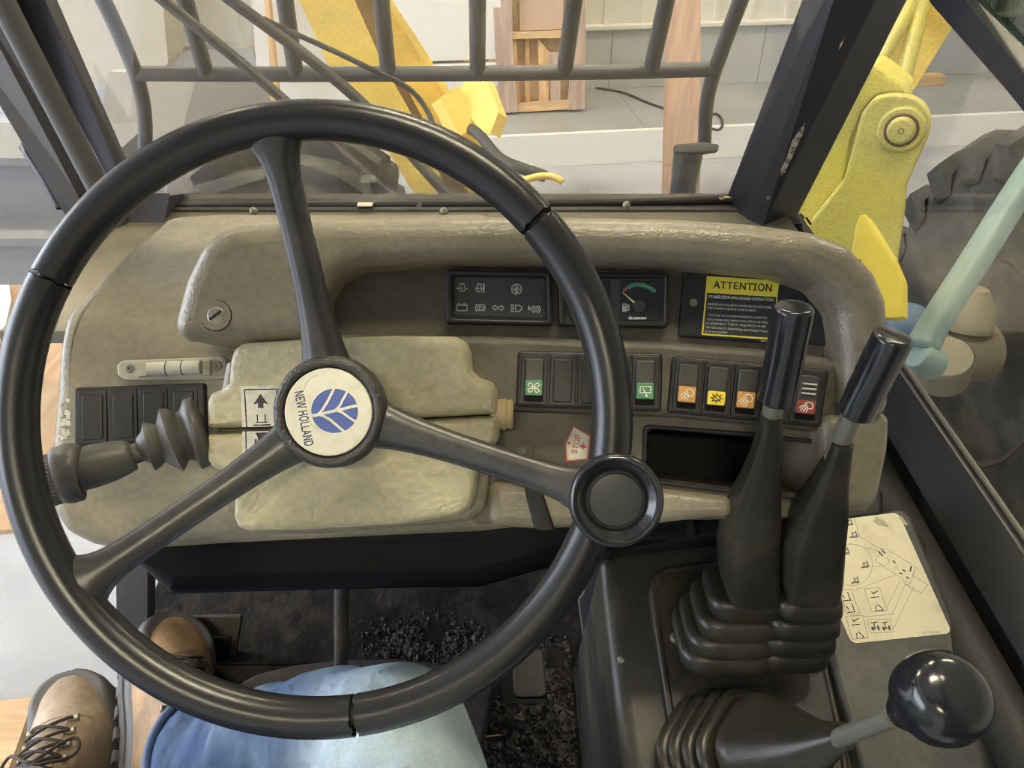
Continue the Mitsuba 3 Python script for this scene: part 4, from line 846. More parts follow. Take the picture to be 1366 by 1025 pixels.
# turn signal stalk
sk = thing('indicator_stalk', 'grey-black indicator stalk with a ribbed rubber boot left of the shroud', 'stalk')
ax0, ax1 = P(272, 576, 0.578), P(36, 650, 0.535)
def S_(x, y, f): return P(x, y, 0.578 + (0.535 - 0.578) * f)
bl_pts = [(274, 575, 44), (268, 577, 47), (262, 578, 50), (256, 579, 48), (250, 581, 36), (243, 583, 33), (236, 585, 42), (229, 587, 45), (222, 590, 36), (214, 592, 26), (206, 594, 31), (199, 596, 33), (194, 597, 22), (188, 599, 17), (184, 600, 13)]
part(sk, 'boot', tube([S_(x, y, (272 - x) / 236) for x, y, r in bl_pts], [r * 0.565 / FPX for x, y, r in bl_pts], 36), 'stalk_rubber', 50, 'ribbed rubber boot')
hd_ = [(196, 600, 14), (178, 606, 14), (176, 607, 21), (170, 609, 23), (150, 615, 27), (125, 622, 29), (110, 626, 29), (106, 627, 30)]
part(sk, 'handle', tube([S_(x, y, (272 - x) / 236) for x, y, r in hd_], [r * 0.55 / FPX for x, y, r in hd_], 36), 'stalk_rubber', 50)
cl_ = [(108, 628, 33), (105, 628, 38), (100, 630, 40), (86, 634, 40), (78, 637, 37), (74, 638, 34)]
part(sk, 'collar', tube([S_(x, y, (272 - x) / 236) for x, y, r in cl_], [r * 0.545 / FPX for x, y, r in cl_], 36), 'stalk_rubber', 50)
a_, b_ = S_(76, 638, 0.83), S_(30, 652, 1.02); tt, A_, B_ = frame_along(np.array([a_, b_])); g = np.arange(120) * 2 * np.pi / 120
rr = 0.0178 + 0.0006 * (np.arange(120) % 3 == 0)
part(sk, 'ribbed_switch', loft([[p_ + r_ * (math.cos(x) * A_[0] + math.sin(x) * B_[0]) for x, r_ in zip(g, rr)] for p_ in (a_, a_ * 0.5 + b_ * 0.5, b_)]), 'stalk_rubber', False, 'ribbed twist end')
# tilt lever right of the column
tl_ = thing('tilt_lever', 'black column tilt lever with a dull metal ferrule, right of the shroud', 'lever')
part(tl_, 'ferrule', tube([P(652, 612, 0.59), P(706, 608, 0.575)], 0.0075, 24), 'steel_dull', 40, 'dull metal ferrule')
part(tl_, 'blade', loft([superloop(P(x, y, d), SP.u, SP.n, w, 0.004, 20, 4) for x, y, d, w in ((700, 616, .578, .0045), (708, 640, .573, .0058), (716, 670, .568, .0068), (726, 704, .562, .0075), (728, 708, .562, .005))]), 'satin_black', 40)

# wheel
WP = VF(417, 560, 0.4715, 36.7, -1.2)
RM, RT = 0.195 - 0.0124, 0.0124
sw = thing('steering_wheel', 'black three-spoke steering wheel with cracked rim and white hub badge', 'steering wheel')
def wang(x, y):
    u, v = WP.px([(x, y)])[0]; return math.atan2(v, u)
def wpt(a, r, h=0.0): return WP.at([(r * math.cos(a), r * math.sin(a))], h)[0]
cr = sorted([wang(60, 366), wang(721, 294), wang(476, 957)])      # the three cracks
for k in range(3):
    a0, a1 = cr[k], cr[(k + 1) % 3] + (2 * math.pi if k == 2 else 0)
    gap = (0.0017, 0.0017) ; gp = lambda a: 0.011 if abs(a - wang(721, 294)) < 1e-6 else 0.008
    a0 += gp(cr[k]); a1 -= gp(cr[(k + 1) % 3])
    n = 96; an = np.linspace(a0, a1, n)
    rad = np.full(n, RT); m = tube([wpt(a, RM) for a in an], rad, 40)
    V = np.array(m.vertices)                                      # ragged ends of the cracked rim
    e = meshkit.noise(V * 260, 5) - 0.5
    tang = np.cross(WP.n, V - WP.o); tang /= np.linalg.norm(tang, axis=1, keepdims=True)
    ri = np.concatenate([np.repeat(np.arange(n), 40), [0, n - 1]])
    V += tang * (e * 0.0035 * ((ri == 0) | (ri == n - 1)))[:, None]
    part(sw, 'rim_grip', trimesh.Trimesh(V, m.faces, process=False), 'wheel_black', 40)
part(sw, 'rim_core', tube([wpt(a, RM) for a in np.linspace(0, 2 * math.pi, 97)], 0.0075, 16), 'satin_black', True, 'dark core showing in the cracks')
HB = WP.px([(437, 550)], -0.027)[0]; hc0 = WP.at([HB], -0.027)[0]
for x, y in ((366, 196), (98, 786), (775, 655)):
    a = wang(x, y); e_ = wpt(a, RM, -0.001); s_ = hc0 - WP.n * 0.024
    d_ = unit(e_ - s_); s_ = s_ + d_ * 0.020
    f = np.array([0, .06, .14, .26, .42, .6, .76, .84, .89, .93, .965, 1.0])
    aw = np.array([.0205, .0175, .0142, .0118, .0103, .0099, .0102, .0112, .0132, .0170, .0230, .0310])
    bw = np.array([.0135, .0130, .0118, .0108, .0100, .0098, .0100, .0103, .0106, .0108, .0108, .0100])
    fs = np.linspace(0, 1, 48); from_ = PchipInterpolator(f, np.column_stack([aw, bw]))(fs)
    side = unit(np.cross(WP.n, d_)); nn = unit(np.cross(d_, side))
    part(sw, 'spoke', loft([superloop(s_ + (e_ - s_) * q_ - WP.n * 0.004 * math.sin(q_ * math.pi), side, nn, w_[0], w_[1], 36, 2.0) for q_, w_ in zip(fs, from_)]), 'spoke_black', 60)
hub = part(sw, 'hub', lathe(hc0, WP.n, [(0, -0.05), (0.022, -0.05), (0.026, -0.036), (0.033, -0.026), (0.0362, -0.018), (0.0372, -0.010), (0.0368, -0.005), (0.0352, -0.0015), (0.0335, -0.0002), (0.0318, -0.0002), (0.0302, -0.001), (0.0296, -0.0026), (0.0290, -0.005), (0, -0.005)], 96), 'hub_black', 50)
bdg = part(sw, 'badge', lathe(hc0, WP.n, [(0, -0.0012), (0.0276, -0.0012), (0.0284, -0.0017), (0.0286, -0.005), (0, -0.005)], 96), 'hub_white', 40, 'round white hub badge')
BP = Pl(hc0 - WP.n * 0.0012, WP.n)
H = lambda pts: zp((370, 480), 7.3214, pts)
disc = Polygon(BP.px(H(arc(560, 500, 228, 216, 0, 360, 64))))
vein = lambda pts, w: lines(BP, [H(pts)], w, 0.497)
cut = unary_union([vein([(300, 545), (370, 545), (430, 530), (500, 512), (570, 498), (650, 480), (720, 460), (800, 445)], 4.0), vein([(400, 540), (440, 490), (490, 410), (560, 270)], 3.6), vein([(560, 500), (610, 450), (640, 390), (690, 300)], 3.2),
                   vein([(400, 530), (450, 550), (520, 590), (650, 700)], 3.6), vein([(580, 495), (640, 520), (700, 565), (770, 610)], 3.2), Polygon(BP.px(H([(300, 520), (345, 532), (360, 550), (350, 562), (300, 570)])))])
part(bdg, 'leaf_emblem', flat(BP, disc.difference(cut), 0.0, 0.0003), 'emblem_blue', False, 'blue leaf emblem')
a_, b_ = BP.px(H([(166, 312), (268, 842)]))
L = np.linalg.norm(b_ - a_); o_ = a_
part(bdg, 'lettering', text(BP, 'NEW HOLLAND', o_, b_ - a_, 0.0058, 0.0, L, 0.0003, True), 'letter_navy', False, 'dark blue lettering')
wl_ = lines(BP, [H([(395, 150), (330, 175), (285, 230), (262, 290)])], 0.8, 0.497).union(lines(BP, [H([(300, 600), (345, 645), (395, 668)])], 0.8, 0.497))
part(bdg, 'scratch', flat(BP, wl_, 0.0, 0.0002), 'print_line', False)
# spinner knob
kc = WP.at(WP.px([(822, 668)], 0.030), 0.030)[0]
kn = part(sw, 'spinner_knob', lathe(kc, WP.n, [(0, -0.022), (0.018, -0.022), (0.0235, -0.018), (0.0262, -0.010), (0.0270, -0.003), (0.0268, 0.001), (0.0258, 0.0030), (0.0245, 0.0036), (0.0232, 0.0032), (0.0226, 0.0020), (0.0220, 0.0016), (0.0195, -0.001), (0.0170, -0.0035), (0, -0.004)], 96), 'gloss_black', 40, 'round black spinner knob')
part(kn, 'cap', lathe(kc, WP.n, [(0, -0.0005), (0.0140, -0.0007), (0.0150, -0.0012), (0.0154, -0.0022), (0.0156, -0.006), (0, -0.006)], 72), 'knob_cap', 40, 'dark grey round cap')
part(sw, 'knob_post', tube([kc - WP.n * 0.020, wpt(wang(815, 664), RM, 0.0)], 0.009, 20), 'satin_black', 40)

# ------------------------------------------------------------------ right console with levers
CP = VF(980, 900, 0.705, 72, 0)
cs = thing('side_console', 'black moulded side console right of the footwell', 'console')
con = [(800, 742), (830, 728), (980, 712), (1175, 690), (1230, 700), (1420, 1000), (1500, 1150), (845, 1150), (820, 940)]
part(cs, 'body', slab(CP, ring(Polygon(CP.px(con)), 0.006, 0.012), -0.40, 0.0, r=0.016, seg=5), 'console_plastic', 50)
part(cs, 'rear_riser', slab(CP, ring(Polygon(CP.px([(806, 735), (1180, 690), (1180, 650), (800, 690)], 0.02)), 0.004, 0.004), -0.2, 0.02, r=0.006, seg=3), 'satin_black', 50)
# footwell side panel with recesses
SPN = Pl(P(800, 880, 0.88), (-1, -0.06, 0.10))
part(cs, 'side_panel', slab(SPN, ring(Polygon(SPN.px([(790, 742), (800, 745), (818, 880), (836, 1060), (800, 1060), (780, 880), (766, 770)])), 0.006, 0.004), -0.02, 0.0, r=0.004, seg=2), 'frame_light', 40, 'grey moulded side panel')
part(cs, 'recess_panel', slab(SPN, ring(Polygon(SPN.px([(776, 800), (800, 770), (810, 860), (815, 945), (800, 965), (790, 900)])), 0.005, 0.004), 0.0, 0.004, r=0.002, seg=2), 'satin_black', 40)
part(cs, 'recess_panel', slab(SPN, ring(Polygon(SPN.px([(806, 990), (822, 985), (830, 1050), (808, 1050)])), 0.005, 0.004), 0.0, 0.004, r=0.002, seg=2), 'plate_grey', 40)
bs = CP.at(CP.px([(829, 881)], 0.0), 0.0)[0]
part(cs, 'side_screw', lathe(P(829, 881, 0.715), (-0.6, -0.5, 0.6), [(0, 0.003), (0.003, 0.0028), (0.0042, 0.001), (0.0042, -0.003), (0, -0.003)], 18), 'steel_dull', True)
gb = thing('lever_gaiter_base', 'olive-black moulded rubber base plate of the lever boots', 'rubber base')
gbp = [(866, 790), (872, 766), (890, 756), (990, 742), (1080, 738), (1092, 800), (1104, 880), (1128, 985), (1145, 1100), (905, 1100), (890, 960), (872, 840)]
part(gb, 'plate', slab(CP, ring(Polygon(CP.px(gbp, 0.008)), 0.004, 0.008), 0.0, 0.010, r=0.006, seg=4), 'rubber', 50)
rw = CP.px(gbp, 0.01); rgn = ring(Polygon(rw).buffer(-0.004), 0.004, 0.008)
part(gb, 'rolled_edge', tube(np.vstack([CP.at(rgn, 0.009), CP.at(rgn[:1], 0.009)]), 0.0035, 12), 'rubber', 50)
part(gb, 'screw', lathe(CP.at(CP.px([(902, 851)], 0.011), 0.011)[0], CP.n, [(0, 0.002), (0.0035, 0.002), (0.0045, 0.0006), (0.0055, 0.0), (0.006, -0.002), (0, -0.002)], 20), 'steel_dull', True, 'small metal screw')
# control diagram plate
pp = thing('diagram_plate', 'dark grey plate on the console under the lever diagram', 'cover plate')
plate = [(1060, 700), (1204, 678), (1216, 688), (1390, 1100), (1170, 1100), (1105, 860)]
PLH = 0.02
part(pp, 'plate', slab(CP, ring(Polygon(CP.px(plate, PLH)), 0.005, 0.004), 0.0, PLH, r=0.005, seg=3), 'plate_grey', 40)
cd = thing('control_diagram', 'cream lever diagram sticker on the grey plate right of the lever boots', 'diagram')
hD = PLH + 0.0001
part(cd, 'sheet', flat(CP, Polygon(CP.px([(1066, 700), (1198, 684), (1270, 845), (1136, 859)], hD)).buffer(-0.006).buffer(0.006, 10), hD, 0.0003), 'label_cream', False)
K = lambda pts: zp((1095, 670), 5.122, pts)
hd2 = hD + 0.0003
def stroke(name, segs, w, m):
    part(cd, name, flat(CP, lines(CP, [K(s_) for s_ in segs], w, 0.70, hd2), hd2, 0.0002), m, False)
def rbox(x0, y0, x1, y1, sk_):
    p = [(x0, y0), (x1, y0 - 8), (x1 + sk_, y1 - 8), (x0 + sk_, y1)]
    return p + [p[0]]
for b_ in ((135, 118, 225, 245, 42), (122, 602, 205, 770, 62), (296, 594, 400, 752, 52), (172, 782, 285, 938, 40), (316, 808, 475, 896, 24)):
    stroke('symbol_box', [rbox(*b_)], 0.9, 'print_line')
stroke('leader_line', [[(255, 230), (420, 330)], [(105, 255), (390, 335)], [(350, 440), (440, 440)], [(230, 605), (530, 490)], [(450, 720), (545, 535)], [(290, 785), (490, 768), (580, 555)], [(500, 860), (635, 575)]], 0.7, 'print_line')
stroke('circle', [arc(215, 430, 138, 142, 0, 360, 40)], 0.8, 'print_line')
stroke('console_outline', [[(370, 400), (440, 315), (650, 445), (610, 560), (370, 400)], [(650, 445), (625, 500), (730, 568), (685, 625), (560, 545), (640, 610)], [(440, 375), (470, 400), (455, 430)], [(500, 440), (530, 455), (500, 465)]], 0.8, 'print_line')
stroke('lever_mark', [[(396, 340), (420, 366)], [(412, 322), (436, 350)], [(617, 442), (611, 472)], [(560, 465), (574, 472)], [(540, 486), (553, 492)], [(586, 514), (600, 520)], [(494, 404), (506, 414)]], 2.0, 'print_black')
def lsym(x, y, s=1.0, flip=1, up=1):
    return [[(x, y), (x + 48 * s, y - 6 * s)], [(x + 48 * s, y - 6 * s), (x + 36 * s, y - 46 * s)], [(x + 2, y - 9), (x + 44 * s, y - 14 * s)]], [[(x + 8, y - 32 * s), (x + 32 * s, y - 34 * s)], [(x + 18, y - 32 * s), (x + 17, y - 18 * s)]]
for x, y in ((168, 162), (200, 245), (145, 360), (85, 458), (278, 450), (212, 556)):
    p_, q_ = lsym(x, y); stroke('fork_symbol', p_ + q_, 1.2, 'print_black')
for x, y, v in ((155, 676, 0), (185, 756, 1), (345, 654, 2), (376, 745, 3), (212, 842, 2), (245, 934, 3)):
    s_ = [[(x, y), (x + 50, y - 5)], [(x + 46, y - 8), (x + 28, y - 58)], [(x - 8, y - 40), (x + 6, y - 18)]] if v < 2 else [[(x, y), (x + 50, y - 5)], [(x + (46 if v == 2 else 10), y - (48 if v == 2 else 8)), (x + (10 if v == 2 else 46), y - 24)], [(x + 2, y - 40), (x + 14, y - 30)]] if v == 2 else [[(x, y), (x + 50, y - 5)], [(x + 50, y - 8), (x + 12, y - 46)], [(x + 2, y - 8), (x, y - 38)]]
    stroke('boom_symbol', s_, 1.2, 'print_black')
for x in (340, 415):
    stroke('stabilizer_symbol', [[(x, 826), (x + 44, 820)], [(x + 22, 826), (x + 26, 862)], [(x + 8, 868), (x + 40, 862)]], 1.3, 'print_black'); stroke('stabilizer_symbol', [[(x + 10, 858), (x + 18, 874)], [(x + 50, 850), (x + 56, 872)]], 2.6, 'print_black')
stroke('water_stain', [[(370, 130), (400, 150), (450, 160)], [(380, 115), (430, 140)], [(545, 105), (580, 150)]], 5.0, 'label_stain')
text_px(CP, '87588110033', K([(700, 902)])[0], K([(815, 893)])[0], 3.0, hd2, 'print_line', cd)

# --- boom levers with rubber boots
def lever(lab, secs, folds, shaft, grip, rgrip):
    t = thing('control_lever', lab, 'lever')
    def loops(rows):
        out = []
        for x, y, d, wx, wy in rows:
            c = P(x, y, d); out.append(superloop(c, CR, unit(np.array([0, 1.0, -0.12])), wx * d / FPX, wy * d / FPX, 48, 4.0))
        return out
    part(t, 'boot', loft(loops(secs)), 'rubber', 45, 'smooth tapered rubber boot')
    for f in folds: part(t, 'bellows_fold', loft(loops(f)), 'rubber', 60)
    part(t, 'shaft', tube([P(*shaft[0]), P(*shaft[1])], 0.0068, 20), 'steel_dull', 40, 'dull steel shaft')
    a, b = P(*grip[0]), P(*grip[1]); ax = unit(b - a); L = np.linalg.norm(b - a)
    part(t, 'grip', lathe(a, ax, [(0, 0), (rgrip - 0.002, 0), (rgrip, 0.002), (rgrip, L - 0.003), (rgrip - 0.0008, L - 0.001), (rgrip - 0.0026, L), (0, L + 0.0004)], 64), 'gloss_black', 40, 'black cylinder grip')
    return t
def fold(cx, cy, d, wx, wy, th=14):
    prof = [(-0.9, 0.80), (-0.75, 0.90), (-0.45, 0.985), (0.0, 1.0), (0.45, 0.985), (0.75, 0.90), (0.9, 0.80)]
    return [(cx, cy + t * th, d + 0.0008 * t * th * 0.5, wx * s, wy * s) for t, s in prof]
lever('upright lever with black cylinder grip, left of the two tall levers',
      [(1029, 556, .517, 13, 13), (1028, 575, .522, 15, 15), (1021, 610, .538, 19, 18), (1013, 645, .558, 26, 24), (1002, 690, .588, 36, 32), (997, 730, .612, 38, 36), (999, 770, .634, 37, 38), (1001, 788, .644, 33, 34)],
      [fold(990, 790, .655, 50, 44), fold(980, 812, .667, 56, 50), fold(970, 832, .678, 60, 54), fold(962, 850, .688, 62, 56)],
      ((1024, 598, .533), (1034, 530, .512)), ((1035, 536, .514), (1060, 408, .480)), 0.0125)
lever('leaning lever with black cylinder grip, right of the two tall levers',
      [(1124, 590, .517, 13, 13), (1119, 608, .523, 15, 15), (1108, 640, .540, 21, 20), (1094, 680, .565, 33, 28), (1082, 720, .592, 40, 34), (1078, 762, .618, 40, 38), (1079, 786, .632, 36, 34)],
      [fold(1071, 790, .645, 45, 46), fold(1064, 811, .660, 48, 50), fold(1056, 831, .673, 50, 52), fold(1048, 850, .686, 48, 52)],
      ((1112, 612, .528), (1142, 540, .503)), ((1140, 553, .506), (1193, 447, .472)), 0.0122)
# ball lever
bt = thing('ball_lever', 'short lever with round glossy ball knob and folded rubber boot at lower right', 'lever')
def xl(rows):
    out = []; c0, c1 = P(965, 1010, .665), P(1110, 985, .565); axd = unit(c1 - c0); e2 = unit(np.cross(axd, [0, 0, 1.0])); e3 = np.cross(e2, axd)
    return [superloop(P(x, y, d), e3, e2, a * d / FPX, b * d / FPX, 48, 3.2) for x, y, d, a, b in rows]
part(bt, 'boot', loft(xl([(1018, 1010, .635, 70, 66), (1024, 1010, .630, 73, 70), (1034, 1009, .625, 70, 68), (1060, 1004, .610, 56, 56), (1082, 998, .592, 38, 40), (1100, 992, .578, 25, 26), (1118, 986, .568, 18, 19), (1130, 982, .560, 15, 15)])), 'rubber', 50, 'smooth rubber cone')
for x, d in ((1003, .643), (985, .652), (968, .660), (952, .668)):
    part(bt, 'bellows_fold', loft(xl([(x - 6, 1012, d + .004, 70, 68), (x - 4, 1012, d + .003, 76, 73), (x, 1012, d, 80, 77), (x + 5, 1011, d - .003, 76, 73), (x + 7, 1011, d - .004, 70, 68)])), 'rubber', 60)
part(bt, 'shaft', tube([P(1112, 988, .567), P(1190, 957, .515)], 0.0066, 20), 'steel_dull', 40, 'dull steel shaft')
bc_ = P(1252, 932, .462); bd = unit(bc_ - P(1165, 966, .53))
part(bt, 'ball_knob', lathe(bc_, bd, [(0, -0.042), (0.011, -0.042), (0.0125, -0.038), (0.0135, -0.030), (0.016, -0.022), (0.022, -0.016), (0.0262, -0.008), (0.0275, 0.0), (0.0268, 0.008), (0.0245, 0.015), (0.021, 0.0195), (0.016, 0.0225), (0.008, 0.0242), (0, 0.0246)], 80), 'gloss_black', True, 'glossy ball knob')

# ------------------------------------------------------------------ footwell
pd = thing('brake_pedal', 'wide dirty brown pedal plate under the dashboard at the left', 'pedal')
q = VF(270, 860, 1.13, 30)
part(pd, 'plate', slab(q, ring(Polygon(q.px([(234, 824), (322, 822), (309, 905), (226, 905)])), 0.005, 0.003), -0.008, 0.0, r=0.002, seg=2), 'cab_metal', 40)
part(pd, 'rubber_pad', slab(q, ring(Polygon(q.px([(252, 852), (280, 846), (278, 872), (254, 872)])), 0.004, 0.002), 0.0, 0.005, r=0.002, seg=2), 'mat_rubber', 40)
part(pd, 'rubber_pad', slab(q, ring(Polygon(q.px([(284, 848), (310, 848), (306, 874), (282, 872)])), 0.004, 0.002), 0.0, 0.005, r=0.002, seg=2), 'mat_rubber', 40)
pd = thing('accelerator_pedal', 'narrow worn grey pedal on the dirty floor between wheel rim and console', 'pedal')
q = VF(706, 905, 1.02, 45)
part(pd, 'plate', slab(q, ring(Polygon(q.px([(683, 868), (724, 866), (729, 925), (724, 930), (690, 931), (685, 926)])), 0.004, 0.003), -0.012, 0.0, r=0.003, seg=2), 'cab_metal', 40)
part(pd, 'bracket', slab(q, ring(Polygon(q.px([(668, 880), (690, 880), (690, 932), (730, 932), (730, 940), (668, 940)], -0.02)), 0.004, 0.001), -0.035, -0.02, r=0.002, seg=2), 'satin_black', 40)
part(pd, 'stop_block', slab(q, ring(Polygon(q.px([(728, 868), (752, 868), (753, 892), (731, 893)], -0.01)), 0.004, 0.001), -0.03, -0.01, r=0.002, seg=2), 'mat_rubber', 40)
put('floor_block', slab(Pl((0, 0, ZF + 0.02), (0, 0, 1), up=(0, 1, 0)), Pl((0, 0, ZF + 0.02), (0, 0, 1), up=(0, 1, 0)).px([(590, 938), (631, 926), (634, 958), (596, 962)]), -0.02, 0.0, r=0.002, seg=2), 'cab_metal', False, 'small flat grey-brown block on the dirty floor beside the knee', 'block')
put('column_rod', tube([P(456, 740, 0.86), P(455, 890, 0.97)], 0.0085, 20), 'cab_metal', 40, 'upright grey rod in the footwell under the steering column', 'rod')
cv2 = thing('pedal_box_cover', 'rounded dark steel cover plate on the footwell floor behind the knee', 'cover plate')
q = Pl(P(450, 900, 1.02), (0, -0.1, 1))
part(cv2, 'plate', slab(q, ring(Polygon(q.px([(318, 912), (345, 898), (400, 886), (455, 880), (530, 879), (600, 887), (660, 905), (640, 1000), (320, 1000)])), 0.006, 0.01), -0.04, 0.0, r=0.003, seg=2), 'cab_metal', 40)
# dirt on the cab floor
cl = []
for i in range(5200):
    if i < 4000: x, y = rng.uniform(540, 800), rng.uniform(850, 1040)
    else: x, y = rng.normal(570, 40), rng.normal(862, 16)
    c = onz(x, y, ZF)
    if c[0] > 0.085 or c[1] > 1.05 or meshkit.fbm(c * 14, 3, 2) < 0.27: continue
    r = rng.uniform(0.001, 0.0034) * (1.8 if rng.random() < 0.05 else 1)
    m = trimesh.creation.icosphere(1 if r > 0.0032 else 0, r); V = np.array(m.vertices) * rng.uniform(0.6, 1.3, 3) * (1 + 0.35 * (rng.random((len(m.vertices), 1)) - 0.5))
    cl.append(trimesh.Trimesh(V + c + [0, 0, r * 0.2], m.faces, process=False))
put('floor_dirt', cat(*cl), 'soil', False, 'crumbly dark dirt strewn over the cab floor', 'dirt', None, 'stuff')
put('straw', tube([onz(612, 985, ZF + 0.006), onz(640, 984, ZF + 0.009), onz(668, 980, ZF + 0.007)], 0.0012, 6), 'pine_flat', True, 'short dry straw on the dirty cab floor', 'straw')
# door sill step with tread ribs
stp = thing('step_tread', 'white ribbed step tread between the two boots', 'step')
part(stp, 'plate', obox((-0.565, 0.40, 0.955), (0.15, 0.34, 0.02), bev=0.003), 'white_paint', False)
for k in range(8):
    part(stp, 'rib', obox((-0.515 - 0.018 * k, 0.40, 0.968), (0.007, 0.33, 0.008), bev=0.001), 'label_white', False)

# ------------------------------------------------------------------ the driver's legs
pn_ = thing('person', 'driver in blue jeans and brown lace-up work boots, legs turned to the left', 'person')
def body(chain):
    ms = []
    for (p, r), (p2, r2) in zip(chain[:-1], chain[1:]): ms.append(hullm([(p, r), (p2, r2)], 28))
    return m3.Manifold.batch_boolean(ms, m3.OpType.Add)
hipR, hipL = np.array([-0.02, 0.02, 1.40]), np.array([-0.22, 0.02, 1.40])
kneeR = P(528, 992, .665); ankR = P(225, 1012, .915)
midR = kneeR * .52 + ankR * .48 + np.array([0, -0.012, 0])
kneeL = np.array([-0.36, 0.22, 1.40]); ankL = P(40, 1130, .88)
cuffR = kneeR + (ankR - kneeR) * 0.92
mR = body([(hipR, .095), (hipR * .4 + kneeR * .6 + np.array([0, 0, .0]), .082), (kneeR, .066), (kneeR * .7 + ankR * .3, .066), (midR, .066), (cuffR, .066)])
mL = body([(hipL, .095), (hipL * .4 + kneeL * .6, .085), (kneeL, .070), (kneeL * .5 + ankL * .5, .060), (ankL * .9 + kneeL * .1, .056)])
jm = m3.Manifold.batch_boolean([mR, mL, hullm([(hipR, .10), (hipL, .10), ([-0.12, -0.08, 1.46], .13)], 28)], m3.OpType.Add)
ccut = unit(ankR - kneeR); cp_ = cuffR - ccut * 0.06
jm = jm.trim_by_plane([float(-v) for v in ccut], float(-(cp_ @ ccut)))
jm = jm.refine_to_length(0.011)
jt = totri(jm); trimesh.smoothing.filter_taubin(jt, iterations=14)
V = np.array(jt.vertices); N = np.array(jt.vertex_normals)
sh_axis = (V - kneeR) @ ccut; wgt = np.clip(sh_axis / 0.30, 0, 1)[:, None]
fold_n = meshkit.fbm(np.column_stack([sh_axis * 26 + 2.5 * meshkit.noise(V * 9, 3), V @ np.cross(ccut, [0, 0, 1]) * 9, V[:, 2] * 9]), 3, 4) - 0.5
fade = np.clip((np.linalg.norm(cp_ - kneeR) - sh_axis) / 0.05, 0, 1)[:, None]
V = V + N * fold_n[:, None] * (0.010 + 0.036 * wgt) * fade
jt = trimesh.Trimesh(V, jt.faces, process=False)
part(pn_, 'jeans', jt, 'denim', True, 'blue jeans, paler at the knee')
